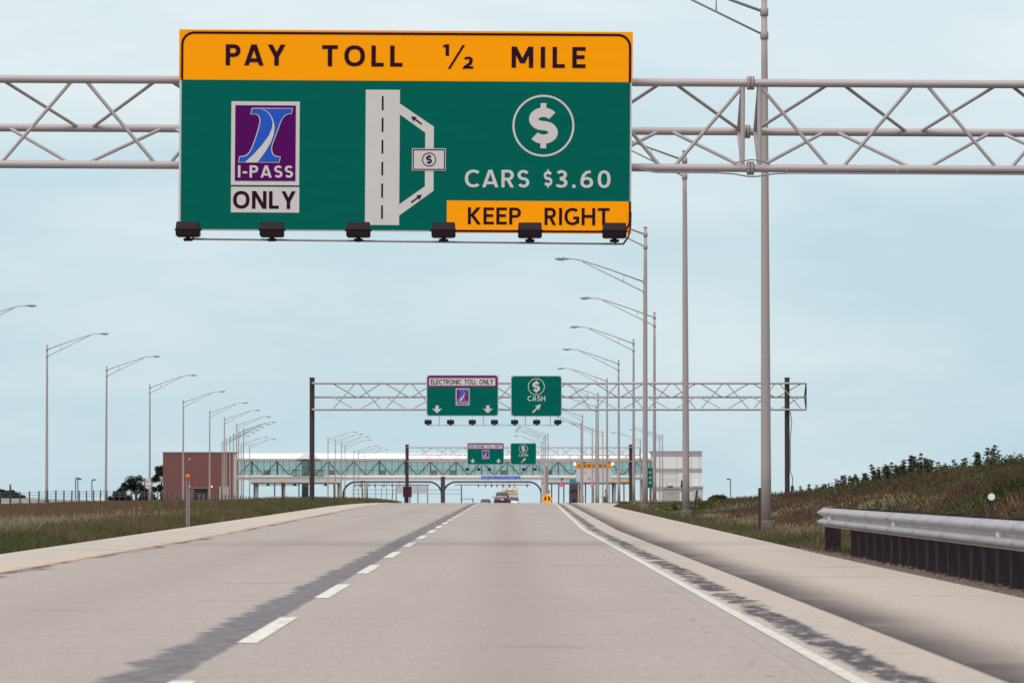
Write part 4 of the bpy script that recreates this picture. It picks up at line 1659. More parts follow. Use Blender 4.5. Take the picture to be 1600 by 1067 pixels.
box('coping', (0, Db / 2, Hb + .08), (Wb + .3, Db + .3, .16), BANDGREY, br)
dx = (313.5 - 311) * uP
dw = 21 * uP
dh = qz(763) - GP
o = box('door', (dx, -.06, dh / 2), (dw, .12, dh), DARK, br)
for xx in (311, 318):
    box('door_leaf', ((xx - 311) * uP, -.14, (qz(772) - GP) / 2), (2.2 * uP, .04, qz(772) - GP), LOUVRE, br)
box('door_lintel', (dx, -.10, dh + .12), (dw + .5, .2, .24), MORTAR, br)
for px in (296, 331):
    wl = bbox('wall_lamp', ((px - 311) * uP, -.15, qz(760) - GP), (.26, .2, .36), WALLAMP, br, .08)
bbox('wall_vent', ((296 - 311) * uP, -.08, qz(717) - GP), (.28, .1, .28), PRECASTW, br, .04)
box('corner_pilaster', (Wb / 2 - .25 + .3, -.1, Hb / 2 - .2), (.5, .3, Hb - .4), PRECAST, br)
for i, px in enumerate((344, 348, 352, 356)):
    box('pilaster', ((px - 311) * uP, -.22, (qz(760) - GP) / 2), (.30, .32, qz(760) - GP), PRECAST, br)

# --- glazed pedestrian bridge
b0 = Vector((qx(692), ZP_, GP))
bg = empty('pedestrian_bridge', b0, 'long white-roofed glazed pedestrian bridge spanning the toll lanes', 'bridge')
XL, XR = 369, 1017
DEP = 4.2
lxp = lambda px: qx(px) - b0.x
lzp = lambda py: qz(py) - GP
# barrel roof
V, Fc = [], []
na = 9
for i, px in enumerate((XL, XR)):
    for k in range(na):
        a = math.pi * k / (na - 1)
        V.append((lxp(px), DEP / 2 - math.cos(a) * (DEP / 2 + .25), lzp(718) + math.sin(a) * (lzp(708) - lzp(718))))
for k in range(na - 1):
    Fc.append((k, k + na, k + na + 1, k + 1))
Fc += [tuple(range(na)), tuple(range(na, 2 * na))[::-1]]
rf = mesh_obj('roof', V, Fc, WHITEROOF, bg, True)
nseam = 40
for i in range(nseam + 1):
    px = XL + (XR - XL) * i / nseam
    # raised roof seams
    pass
box('fascia', (lxp((XL + XR) / 2), DEP / 2, (lzp(716.5) + lzp(720)) / 2), ((XR - XL) * uP, DEP + .7, lzp(716.5) - lzp(720)), FASCIA, bg)
box('deck_beam', (lxp((XL + XR) / 2), DEP / 2, (lzp(742.2) + lzp(746)) / 2), ((XR - XL) * uP, DEP + .6, lzp(742.2) - lzp(746)), PRECASTW, bg)
box('deck_beam', (lxp((XL + XR) / 2), DEP / 2, (lzp(746) + lzp(749.5)) / 2), ((XR - XL) * uP, DEP + .3, lzp(746) - lzp(749.5)), PRECAST, bg)
zt_, zb_ = lzp(720.2), lzp(742)
zmid = lzp(734.6)
apex0 = 552.5
for side, yy in ((0, 0.0), (1, DEP)):
    px = 372.5
    i = 0
    while px < XR - 4:
        dark = (side == 0 and i in (4, 14, 22, 30, 33, 41, 48, 55))
        c = ((lxp(px) + lxp(px + 10)) / 2, yy, (zt_ + zb_) / 2)
        if dark:
            box('louvre_panel', (c[0], yy - .04, (zmid + zb_) / 2), (10 * uP - .1, .08, zmid - zb_), LOUVRE, bg)
            box('pane', (c[0], yy, (zt_ + zmid) / 2), (10 * uP - .06, .03, zt_ - zmid), GLASS, bg)
        else:
            box('pane', c, (10 * uP - .06, .03, zt_ - zb_), GLASS, bg)
        heavy = (i % 4 == 2)
        if side == 0 or heavy:
            box('mullion', (lxp(px), yy - .05, (zt_ + zb_) / 2), (.20 if heavy else .11, .14, zt_ - zb_), MULL if side == 0 else BRACE, bg)
        px += 10
        i += 1
    if side == 0:
        box('transom', (lxp((XL + XR) / 2), yy - .08, zmid), ((XR - XL) * uP, .05, .07), BRACE, bg)
        px = apex0 - 40 * 4
        while px < XR - 20:
            tube('diagonal_brace', (lxp(px), yy - .18, zt_ - .05), (lxp(px - 19), yy - .18, zb_ + .05), .12, BRACE, bg, 8)
            tube('diagonal_brace', (lxp(px), yy - .18, zt_ - .05), (lxp(px + 19), yy - .18, zb_ + .05), .12, BRACE, bg, 8)
            box('gusset', (lxp(px), yy - .17, zt_ - .2), (.7, .06, .35), BRACE, bg)
            px += 40
# stair tower through the bridge with its hipped roof
V = [(lxp(463), -1.2, lzp(717)), (lxp(500), -1.2, lzp(717)), (lxp(500), DEP + 1, lzp(717)), (lxp(463), DEP + 1, lzp(717)),
     (lxp(475), .6, lzp(708.5)), (lxp(490), .6, lzp(708.5)), (lxp(490), DEP - .6, lzp(708.5)), (lxp(475), DEP - .6, lzp(708.5))]
mesh_obj('tower_roof', V, [(0, 1, 5, 4), (1, 2, 6, 5), (2, 3, 7, 6), (3, 0, 4, 7), (4, 5, 6, 7), (3, 2, 1, 0)], PRECAST, bg)
tw = box('stair_tower', (lxp(477), -.4, lzp(720) / 2), (10 * uP, 2.0, lzp(720)), MULL, bg)
for k in range(8):
    z0 = lzp(720) * k / 8
    for j in range(2):
        box('tower_pane', (lxp(474.6 + 4.8 * j), -1.43, z0 + lzp(720) / 16), (4.2 * uP, .04, lzp(720) / 8 - .2), GLASS, bg)
# balconies on either side of the tower
for x0, x1 in ((457, 469), (487, 507)):
    box('balcony_slab', (lxp((x0 + x1) / 2), -.9, lzp(743.5)), ((x1 - x0) * uP, 1.2, .3), LOUVRE, bg)
    for k in range(int((x1 - x0) / 2.4) + 1):
        tube('baluster', (lxp(x0 + 2.4 * k), -1.45, lzp(743)), (lxp(x0 + 2.4 * k), -1.45, lzp(734)), .05, MULL, bg, 6)
    tube('balcony_rail', (lxp(x0), -1.45, lzp(734)), (lxp(x1), -1.45, lzp(734)), .06, MULL, bg, 6)
# columns carrying the bridge
for px in (400, 442, 530, 853, 905, 960, 1003):
    box('column', (lxp(px), DEP / 2, lzp(749) / 2), (.75, 1.2, lzp(749)), PRECAST, bg)

# --- toll canopies either side of the open lanes


def canopy(px0, px1, y0, y1, cols_, label, extra=()):
    base = Vector((qx((px0 + px1) / 2), ZP_ - 9, GP))
    t = empty('toll_canopy', base, label, 'canopy')
    lx_ = lambda px: P(px, 760, ZP_ - 9).x - base.x
    lz_ = lambda py: P(800, py, ZP_ - 9).z - base.z
    W_ = lx_(px1) - lx_(px0)
    bbox('canopy_beam', ((lx_(px0) + lx_(px1)) / 2, 2.5, (lz_(y0) + lz_(y1)) / 2), (W_, 7.0, lz_(y0) - lz_(y1)), PRECAST, t, .08)
    box('canopy_top', ((lx_(px0) + lx_(px1)) / 2, 2.5, lz_(y0) + .08), (W_ + .3, 7.3, .14), PRECASTW, t)
    box('soffit', ((lx_(px0) + lx_(px1)) / 2, 2.4, lz_(y1) - .10), (W_ - .1, 7.05, .18), TUBE, t)
    for px in cols_:
        tube('column', (lx_(px), .4, 0), (lx_(px), .4, lz_(y1)), .13, TUBE, t, 10)
    return t, lx_, lz_, base


ct, lxa, lza, ba = canopy(392, 533, 745.5, 754.5, (397, 429, 467, 489, 528), 'beige toll lane canopy in front of the brick building end of the bridge')
for px in (419, 461, 509):
    bbox('lane_lamp', (lxa(px), -.9, lza(757)), (.55, .4, .5), DARK, ct, .05)
    tube('lamp_hoop', (lxa(px - 5), -.9, lza(758.2)), (lxa(px + 4), -.9, lza(759.2)), .04, TUBE, ct, 6)
tube('tie_rail', (lxa(397), .2, lza(758.3)), (lxa(467), .2, lza(757.6)), .06, TUBE, ct, 6)
ct2, lxb, lzb, bb2 = canopy(846, 985, 746.5, 754.7, (862, 873, 881, 915, 927, 957, 975), 'pale toll booth canopy over the cash lanes on the exit side')
for px in (972, 980):
    bbox('amber_edge_sign', (lxb(px), -1.15, lzb(753)), (7 * uP, .15, 3 * uP), AMBERSIGN, ct2, .03)
bbox('amber_edge_sign', (lxb(955.5), -1.15, lzb(753)), (8 * uP, .15, 3 * uP), AMBERSIGN, ct2, .03)
lettering('$', lxb(876), lzb(750), lxb(879.6), lzb(744.8), -1.09, BLACK, ct2, .22, 'dollar_sign', True)

for px, lab in ((877, 'lit red lane signal under the toll canopy below the small dollar sign'), (925, 'lit red lane signal under the toll canopy below the pale message board')):
    p = P(px, 757, ZP_ - 11)
    t = empty('lane_signal', (p.x, p.y, p.z), lab, 'signal')
    bbox('housing', (0, .12, .05), (.62, .2, .85), DARK, t, .05)
    disc('red_lens', 0, .05, .27, .0, REDSIG, t, 20)
    tube('hanger', (0, .1, .45), (0, .1, 1.0), .04, TUBE, t, 6)
    tube('hoop', (-.6, .05, -.62), (.6, .05, -.62), .03, REFL, t, 6)

# message board with amber strip and two lit beacons
ZM = 880.0
p = P(928, 752, ZM)
uM = ZM / F
ms = empty('message_board', (p.x, ZM, gzf(ZM)), 'pale message board with amber strip between two lit beacons over the cash lanes', 'road sign')
lzm = lambda py: P(928, py, ZM).z - gzf(ZM)
lxm = lambda px: P(px, 760, ZM).x - p.x
box('board', (0, .1, (lzm(732) + lzm(752.5)) / 2), (55 * uM, .3, lzm(732) - lzm(752.5)), PALEPANEL, ms)
box('amber_strip', (0, .1, (lzm(723.5) + lzm(731.6)) / 2), (56 * uM, .34, lzm(723.5) - lzm(731.6)), AMBERSIGN, ms)
for x0, x1 in ((903, 908), (912, 916), (918, 923), (925.5, 929), (936, 941), (944, 949)):
    flat('illegible_mark', [(lxm(x0), lzm(729.6)), (lxm(x1), lzm(729.6)), (lxm(x1), lzm(725.5)), (lxm(x0), lzm(725.5))], -.09, AMBERMARK, ms)
for x0, x1, y0, y1 in ((912.5, 914.8, 736.5, 739.5), (916, 917.4, 736.8, 739.2), (926.5, 928.6, 734, 738.6), (917.5, 923, 745.5, 749), (936, 937.5, 744.5, 747.5), (945, 946.6, 736, 739)):
    flat('illegible_mark', [(lxm(x0), lzm(y1)), (lxm(x1), lzm(y1)), (lxm(x1), lzm(y0)), (lxm(x0), lzm(y0))], -.06, BANDGREY, ms)
for px in (898, 957):
    bbox('beacon', (lxm(px), -.1, lzm(724.6)), (3.4 * uM, .3, 3.8 * uM), AMBER, ms, .1)
for px in (904, 952):
    tube('post', (lxm(px), .4, 0), (lxm(px), .4, lzm(724)), .14, GALV, ms, 10)

# dark booth pier with teal panel above it
p = P(897.5, 785, ZP_ - 14)
t = empty('toll_booth', (p.x, ZP_ - 14, GP), 'tall dark toll booth tower with a teal panel above it under the canopy', 'booth')
lz = lambda py: P(898, py, ZP_ - 14).z - GP
bbox('booth_body', (0, 0, lz(766) / 2), (16.2 * uP, 2.2, lz(766)), TUBE, t, .06)
bbox('booth_head', (.05, -.1, (lz(756.5) + lz(766)) / 2), (16.6 * uP, 2.6, lz(756.5) - lz(766)), TUBE, t, .06)
box('door', (-.1, -1.12, lz(779) / 2), (3.4 * uP, .06, lz(779)), DARK, t)
box('teal_panel', (0, -.2, (lz(748.3) + lz(755.5)) / 2), (15 * uP, .3, lz(748.3) - lz(755.5)), TEAL, t)
for k in range(6):
    box('panel_rib', (-5.8 * uP + k * 2.2 * uP, -.37, (lz(749) + lz(755)) / 2), (.09, .05, lz(749) - lz(755)), MULL, t)
tube('panel_post', (0, .3, lz(757)), (0, .3, lz(750)), .1, TUBE, t, 8)

# attenuators / booths with hazard gear beside other lanes
for px, lab in ((909.5, 'grey toll booth beside the dark booth tower'), (945, 'grey toll booth below the message board, exit side')):
    p = P(px, 785, ZP_ - 16)
    t = empty('toll_booth', (p.x, ZP_ - 16, GP), lab, 'booth')
    lz = lambda py: P(px, py, ZP_ - 16).z - GP
    w = (5 if px < 920 else 9) * uP
    bbox('booth_body', (0, 0, lz(777) / 2), (w, 2.0, lz(777)), GALV, t, .05)
    bbox('booth_window', (0, -1.01, lz(776) * .82), (w * .7, .06, .9), CARGLASS, t, .02)
    bbox('booth_roof', (0, 0, lz(776)), (w * 1.15, 2.3, .2), TUBE, t, .03)
    sweep('signal_mast', [(w * .1, -.2, lz(777)), (w * .12, -.2, lz(764))], .06, TUBE, t, 6)
    bbox('signal_head', (w * .14, -.25, lz(767)), (.3, .3, .55), DARK, t, .04)

# --- concrete column with a thin pole at the exit side of the arch
Zc = 840.0
p = P(853, 785, Zc)
t = empty('plaza_column', (p.x, Zc, gzf(Zc)), 'plain concrete plaza column standing at the end of the arch', 'column')
lz = lambda py: P(853, py, Zc).z - gzf(Zc)
bbox('shaft', (0, 0, lz(721) / 2), (7.6 * Zc / F, 1.0, lz(721)), PRECAST, t, .05)
bbox('capital', (0, 0, lz(720)), (9 * Zc / F, 1.2, .35), PRECAST, t, .04)
bbox('mast', (1.6 * Zc / F, -.62, lz(728) / 2), (.17, .17, lz(728)), TUBE, t, .02)
bbox('control_box', (4.5 * Zc / F, -.3, lz(768)), (.34, .3, .55), TUBE, t, .03)

# --- arched tolling frames
ZA = 815.0
uA = ZA / F


def arch(px0, px1, label, sensors):
    base = P((px0 + px1) / 2, 785, ZA)
    base = Vector((base.x, ZA, gzf(ZA)))
    t = empty('arch_gantry', base, label, 'gantry')
    lx_ = lambda px: P(px, 760, ZA).x - base.x
    lz_ = lambda py: P(800, py, ZA).z - base.z
    top = lz_(752.6)
    R_ = 20 * uA
    x0, x1 = lx_(px0), lx_(px1)
    pts = [(x0, 0, 0), (x0, 0, top - R_)]
    for k in range(1, 9):
        a = math.pi - math.pi / 2 * k / 8
        pts.append((x0 + R_ + R_ * math.cos(a), 0, top - R_ + R_ * math.sin(a)))
    for k in range(0, 9):
        a = math.pi / 2 - math.pi / 2 * k / 8
        pts.append((x1 - R_ + R_ * math.cos(a), 0, top - R_ + R_ * math.sin(a)))
    pts.append((x1, 0, 0))
    sweep('arch_tube', pts, .155, TUBE, t, 12)
    sweep('arch_tube', [(p_[0], 2.2, p_[2]) for p_ in pts], .155, TUBE, t, 12)
    tube('sensor_rail', (x0 + R_ * .9, -.4, lz_(757.2)), (x1 - R_ * .9, -.4, lz_(757.2)), .07, TUBE, t, 8)
    for px in sensors:
        bbox('sensor', (lx_(px), -.45, lz_(759.2)), (.16 + random.random() * .16, .3, .36), DARK, t, .04)
        tube('sensor_drop', (lx_(px), -.4, lz_(757)), (lx_(px), -.1, lz_(753)), .04, TUBE, t, 6)
    return t, lx_, lz_


arch(536, 690, 'dark curved tube frame over the opposite lanes at the toll plaza', [555, 563, 577, 586, 600, 613, 624, 641])
arch(692.5, 846, 'dark curved tube frame over the lanes the dark red sedan drives towards', [747.5, 758.5, 768, 776.5, 786, 796, 804, 823.5])
p = P(692, 785, ZA - .8)
t = empty('plaza_pylon', (p.x, ZA - .8, gzf(ZA)), 'dark square pylon between the two arched frames', 'pylon')
hz_ = P(692, 745.2, ZA - .8).z - gzf(ZA)
bbox('shaft', (0, 0, hz_ / 2), (6.8 * uA, .8, hz_), TUBE, t, .05)
bbox('cap', (0, 0, hz_), (7.4 * uA, .9, .16), TUBE, t, .03)
bbox('plinth', (0, 0, .3), (9 * uA, 1.2, .7), BARRIER, t, .05)

# blue sign strip on the bridge deck
ZB = ZP_ - 1.2
p = P(782.5, 748.2, ZB)
t = empty('bridge_banner', tuple(p), 'long blue sign strip on the bridge deck above the through lanes', 'road sign')
uB = ZB / F
box('panel', (0, 0, 2.4 * uB), (61 * uB, .12, 4.6 * uB), BLUESIGN, t)
for x0, x1 in ((-28, -19), (-17, -10), (-5, -3.5), (-1, 10), (13, 24), (26, 29)):
    n = max(1, int((x1 - x0) / 1.6))
    for k in range(n):
        a = x0 + (x1 - x0) * k / n
        flat('illegible_mark', [(a * uB, 1.5 * uB), ((a + .9) * uB, 1.5 * uB), ((a + .9) * uB, 3.4 * uB), (a * uB, 3.4 * uB)], -.07, BLUEMARK, t)
for s in (-20, 0, 20):
    box('bracket', (s * uB, .35, 2.4 * uB), (.15, .8, .3), GALV, t)

# far white sign frame with a yellow strip ahead of the cars
ZF = 1000.0
p = P(797, 785, ZF)
uF = ZF / F
gF = gzf(ZF)
t = empty('road_sign', (p.x, ZF, gF), 'pale open sign frame with a yellow strip far down the through lanes', 'road sign')
lz = lambda py: P(797, py, ZF).z - gF
for px in (-12, -4.5, 4, 11.5):
    tube('frame_post', (px * uF, 0, 0), (px * uF, 0, lz(761)), .10, PALEPANEL, t, 8)
for py in (761, 770.5, 776):
    tube('frame_rail', (-12 * uF, 0, lz(py)), (11.5 * uF, 0, lz(py)), .08, PALEPANEL, t, 8)
box('yellow_strip', (0, -.15, lz(766.8)), (21 * uF, .12, 3.8 * uF), mat('sign_yellow', (.75, .46, .03), .5, .15, 1.5), t)
for a in (-7, -3, 1, 5):
    flat('illegible_mark', [(a * uF, lz(768)), ((a + 2.4) * uF, lz(768)), ((a + 2.4) * uF, lz(765.7)), (a * uF, lz(765.7))], -.23, AMBERMARK, t)
box('pale_board', (1.5 * uF, .1, lz(774)), (19 * uF, .1, 9 * uF), PALEPANEL, t)

# billboard-like slatted screen and maroon panel on the gantry post
ZS2 = 780.0
uS = ZS2 / F
p = P(644, 785, ZS2)
t = empty('slatted_screen', (p.x, ZS2, gzf(ZS2)), 'grey slatted screen board on posts behind the maroon cabinet', 'screen')
lz = lambda py: P(644, py, ZS2).z - gzf(ZS2)
for px in (-25, -9, 9, 24):
    tube('post', (px * uS, .1, 0), (px * uS, .1, lz(758)), .09, BRACE, t, 8)
for k in range(9):
    box('slat', (0, 0, lz(758.2 + k * 1.6)), (51 * uS, .10, 1.15 * uS), BILLB, t)
p = P(636.5, 785, Z3 - 1)
t = empty('equipment_cabinet', (p.x, Z3 - 1, gzf(Z3)), 'dark maroon cabinet fixed at the far gantry post', 'cabinet')
lz = lambda py: P(636, py, Z3 - 1).z - gzf(Z3)
bbox('cabinet_body', (0, 0, (lz(760) + lz(776.5)) / 2), (13.5 * Z3 / F, .5, lz(760) - lz(776.5)), MAROON, t, .03)
bbox('cabinet_leg', (-.3, 0, lz(776.5) / 2), (.12, .3, lz(776.5)), RUST, t, .02)
bbox('cabinet_leg', (.3, 0, lz(776.5) / 2), (.12, .3, lz(776.5)), RUST, t, .02)
box('cabinet_door_seam', (0, -.255, (lz(760) + lz(776.5)) / 2), (.03, .012, (lz(760) - lz(776.5)) * .92), DARK, t)

# open pipe gantry seen below the first arch and its smaller neighbour
ZT = 980.0
uT = ZT / F
p = P(622, 785, ZT)
t = empty('pipe_gantry', (p.x, ZT, gzf(ZT)), 'thin open pipe gantry seen below the arch over the opposite lanes', 'gantry')
lz = lambda py: P(622, py, ZT).z - gzf(ZT)
lx_ = lambda px: P(px, 760, ZT).x - p.x
for px in (552, 560, 571, 587, 596, 604):
    tube('upright', (lx_(px), 0, 0), (lx_(px), 0, lz(757)), .07, BRACE, t, 6)
for py in (765, 771):
    tube('rail', (lx_(550), 0, lz(py)), (lx_(722), 0, lz(py)), .05, BRACE, t, 6)
tube('upright', (lx_(721), 0, 0), (lx_(721), 0, lz(757)), .14, TUBE, t, 6)
tube('upright', (lx_(739), 0, 0), (lx_(739), 0, lz(778)), .12, TUBE, t, 6)
tube('rail', (lx_(721), 0, lz(779.5)), (lx_(739), 0, lz(779.5)), .06, BRACE, t, 6)
for px, top, r_ in ((567, 752, .12), (575, 755, .06)):
    p = P(px, 785, 700)
    t = empty('sign_post', (p.x, 700, gzf(700)), 'dark thin post with a small head before the arch over the opposite lanes', 'post', 'thin posts before the arch')
    h = P(px, top, 700).z - gzf(700)
    sweep('post', [(0, 0, 0), (-.03 * h, 0, h)], r_, DARKPOST, t, 8)
    bbox('post_head', (-.03 * h, -.05, h), (.35, .2, .3), OREFL if r_ < .1 else TUBE, t, .04)

# --- pale office block on the exit side
ZO = 980.0
uO = ZO / F
p = P(1057.5, 785, ZO)
gO = gzf(ZO)
ob_ = empty('office_building', (p.x, ZO, gO), 'pale panelled building with grey bands behind the light poles on the exit side', 'building')
lz = lambda py: P(1057, py, ZO).z - gO
lx_ = lambda px: P(px, 760, ZO).x - p.x
box('wall', (0, 7, lz(706.5) / 2), (lx_(1097) - lx_(1018), 14, lz(706.5)), MORTAR, ob_)
seams = [1018, 1025, 1057.5, 1080, 1093, 1097]
for y0, y1, m in ((706, 713, BANDGREY), (713.3, 732, PRECASTW), (732.3, 738, BANDGREY), (738.3, 760.5, PRECASTW), (760.8, 767, BANDGREY), (767.3, 800, PRECASTW)):
    for a, b in zip(seams[:-1], seams[1:]):
        zz0 = max(lz(y1), 0)
        box('wall_panel', ((lx_(a) + lx_(b)) / 2, -.08, (lz(y0) + zz0) / 2), (lx_(b) - lx_(a) - .06, .16, lz(y0) - zz0), m, ob_)
box('coping', (0, 7, lz(706) + .1), (lx_(1097.5) - lx_(1017.5), 14.4, .22), BANDGREY, ob_)
bbox('annex', (lx_(1090), -2, lz(761) / 2), (14 * uO, 3.6, lz(761)), PRECAST, ob_, .05)
bbox('annex_roof', (lx_(1090), -2, lz(761)), (15 * uO, 4, .5), BANDGREY, ob_, .05)
bbox('rooftop_unit', (lx_(1045), -1.2, lz(740.5)), (30 * uO, .3, .15), BANDGREY, ob_, .03)

ZL = 870.0
uL = ZL / F
p = P(1049, 785, ZL)
gL = gzf(ZL)
cb = empty('lane_kiosk', (p.x, ZL, gL), 'grey flat-roofed kiosk lettered LANE in front of the pale building', 'kiosk')
lz = lambda py: P(1049, py, ZL).z - gL
bbox('kiosk_body', (0, 1.5, lz(763.5) / 2), (26 * uL, 3, lz(763.5)), CABINET, cb, .05)
bbox('kiosk_roof', (0, 1.5, lz(763)), (27.5 * uL, 3.3, .22), BANDGREY, cb, .04)
lettering('LANE', -6.5 * uL, lz(771.6), 4 * uL, lz(768.2), -.03, BANDGREY, cb, .2)
bbox('roof_unit', (-1.5 * uL, 1, lz(760.3)), (8.5 * uL, 1.2, 3 * uL), TUBE, cb, .05)
tube('roof_aerial', (-7.5 * uL, 1, lz(763)), (-7.5 * uL, 1, lz(753.5)), .04, TUBE, cb, 6)
p = P(1065.5, 785, ZL - 2)
t = empty('signal_mast', (p.x, ZL - 2, gL), 'dark signal head on a mast beside the grey kiosk', 'signal')
tube('mast', (0, 0, 0), (0, 0, lz(750)), .08, TUBE, t, 8)
bbox('signal_head', (.0, -.15, lz(754.3)), (3 * uL, .4, 8 * uL), DARK, t, .06)
bbox('signal_base', (-.05, -.1, lz(759)), (4.4 * uL, .4, 2.6 * uL), DARK, t, .05)

# --- shoebox parking lights
for px, yt, Y, s, lab in ((118, 747, 720, 1, 'thin shoebox area light standing just left of its twin behind the cable barrier'), (121.5, 748.5, 735, 1, 'thin shoebox area light behind the cable barrier, near its twin'),
                          (143.5, 749.5, 740, 1, 'thin shoebox area light standing alone between the twin lights and the tree'), (1141.5, 748.5, 760, -1, 'thin shoebox area light beyond the weedy embankment')):
    p = P(px, 785, Y)
    u = Y / F
    t = empty('area_light', (p.x, Y, gzf(Y)), lab, 'street light')
    h = P(px, yt, Y).z - gzf(Y)
    bbox('pole', (0, 0, h / 2), (.15, .15, h), DARKPOST, t, .02)
    bbox('shoebox_head', (s * 3.2 * u, 0, h), (5.5 * u, .45, .22), TUBE, t, .04)
    tube('head_arm', (0, 0, h - .05), (s * 2 * u, 0, h), .05, TUBE, t, 6)

# diamond sign seen from behind
Yd = 455.0
p = P(230.5, 755, Yd)
zg = gzf(Yd)
t = empty('road_sign', (p.x, Yd, zg), 'pale back of a diamond sign beside the dark round-headed tree', 'road sign')
cz = p.z - zg
r = 9.5 * Yd / F
pts = rrect(-r * .7, -r * .7, r * .7, r * .7, r * .1)
pts = [((x - z) * c45, (x + z) * c45 + cz) for x, z in pts]
V = [(x, 0, z) for x, z in pts] + [(x, .02, z) for x, z in pts]
n = len(pts)
mesh_obj('plate', V, [tuple(range(n)), tuple(range(n, 2 * n))[::-1]] + [(i, i + n, (i + 1) % n + n, (i + 1) % n) for i in range(n)], SIGN_EDGE, t)
for s in (-.28, .45):
    bbox('post', (s, -.05, cz / 2), (.07, .06, cz + 1.0), DARKPOST, t, .01)
for s in (-.2, .25):
    box('crossbar', (.05, -.03, cz + s), (.9, .03, .06), GALV, t)

# concrete barrier low wall along the opposite carriageway
bw_ = strip('barrier_face', lambda Y: -37.9, lambda Y: -37.6, [y for y in YS if 150 <= y <= 900], .55, BARRIER, cols=1)
V, Fc = [], []
yb = [y for y in YS if 150 <= y <= 900]
for Y in yb:
    z = gzf(Y)
    V += [(-38.1, Y, z - .2), (-37.92, Y, z + .3), (-37.88, Y, z + .36), (-37.70, Y, z + .36), (-37.66, Y, z + .3), (-37.48, Y, z - .2)]
for i in range(len(yb) - 1):
    for k in range(5):
        q = i * 6 + k
        Fc.append((q, q + 6, q + 7, q + 1))
bpy.data.objects.remove(bw_)
cbw = mesh_obj('concrete_barrier', V, Fc, BARRIER)
tag(cbw, 'low pale concrete barrier wall along the far side of the opposite carriageway', 'barrier')

# ------------------------------------------------------------------ trees


def leaf_cloud(n, centers, size, cols_, rng):
    """small quads scattered through clumps; returns mesh arrays"""
    ci = rng.integers(0, len(centers), n)
    C = np.array([c[:3] for c in centers])[ci]
    Rr = np.array([c[3] for c in centers])[ci]
    d = rng.normal(size=(n, 3))
    d /= np.linalg.norm(d, axis=1)[:, None]
    rad = Rr * rng.random(n) ** .4
    pos = C + d * rad[:, None] * np.array([1, 1, .8])
    a = rng.normal(size=(n, 3))
    a /= np.linalg.norm(a, axis=1)[:, None]
    b = np.cross(a, rng.normal(size=(n, 3)))
    b /= np.linalg.norm(b, axis=1)[:, None]
    s = size * (.6 + .8 * rng.random(n))[:, None]
    V = np.stack([pos - a * s, pos + b * s * .5, pos + a * s, pos - b * s * .5], 1).reshape(-1, 3)
    base = np.array(cols_)[rng.integers(0, len(cols_), n)]
    base = base * (.75 + .5 * rng.random((n, 1)))
    return V, base


def leaf_object(name, V, tint, m, parent, per=4):
    n = len(V) // per
    me = bpy.data.meshes.new(name)
    me.vertices.add(len(V))
    me.vertices.foreach_set('co', V.astype(np.float32).ravel())
    me.loops.add(len(V))
    me.loops.foreach_set('vertex_index', np.arange(len(V), dtype=np.int32))
    me.polygons.add(n)
    me.polygons.foreach_set('loop_start', np.arange(0, len(V), per, dtype=np.int32))
    me.polygons.foreach_set('loop_total', np.full(n, per, dtype=np.int32))
    at = me.attributes.new('tint', 'FLOAT_COLOR', 'FACE')
    c4 = np.ones((n, 4), np.float32)
    c4[:, :3] = tint
    at.data.foreach_set('color', c4.ravel())
    me.materials.append(m)
    me.update(calc_edges=True)
    me.validate()
    o = bpy.data.objects.new(name, me)
    col.objects.link(o)
    if parent:
        o.parent = parent
    return o


def tree(px, Y, w_px, top_py, label, seed, group=None):
    rng = np.random.default_rng(seed)
    u = Y / F
    p = P(px, 785, Y)
    zg = gzf(Y)
    h = P(px, top_py, Y).z - zg
    W = w_px * u / 2
    t = empty('tree', (p.x, Y, zg), label, 'tree', group)
    sweep('trunk', [(0, 0, -.2), (.05, 0, h * .25), (-.05, .05, h * .5), (.05, 0, h * .75)], [.26, .2, .14, .05], BARK, t, 8)
    cen = []
    for k in range(46):
        a = rng.random() * 2 * math.pi
        zz = rng.random()
        prof_ = math.sin(math.pi * min(.98, .16 + zz * .80)) ** .7
        rr = W * prof_ * (.35 + .6 * rng.random())
        cen.append((rr * math.cos(a), rr * math.sin(a), h * (.12 + .80 * zz), W * (.16 + .14 * rng.random())))
    for k in range(7):
        c = cen[k * 5]
        sweep('limb', [(0, 0, h * .22 + k * h * .06), (c[0] * .5, c[1] * .5, c[2] * .85), c[:3]], [.08, .05, .02], BARK, t, 6)
    V, tint = leaf_cloud(9000, cen, .17, [(.020, .030, .014), (.028, .040, .018), (.040, .050, .022), (.018, .020, .014)], rng)
    leaf_object('crown', V, tint, LEAFM, t)
    return t


tree(212, 830, 62, 741, 'dark round-headed tree left of the brick building', 3)
tree(252, 990, 44, 724, 'tall dark tree partly hidden behind the brick building', 5)
tree(186, 850, 34, 764, 'low dark tree beside the round-headed tree', 6)
tree(18, 640, 48, 767, 'wide low dark tree beyond the cable barrier, opposite verge', 8)
tree(1, 655, 40, 764, 'dark tree just beside the wide low tree beyond the barrier', 9)
tree(1122, 900, 60, 775, 'low dark bushy tree beyond the weedy embankment', 12)

# ------------------------------------------------------------------ verge grass and weeds (uncountable)


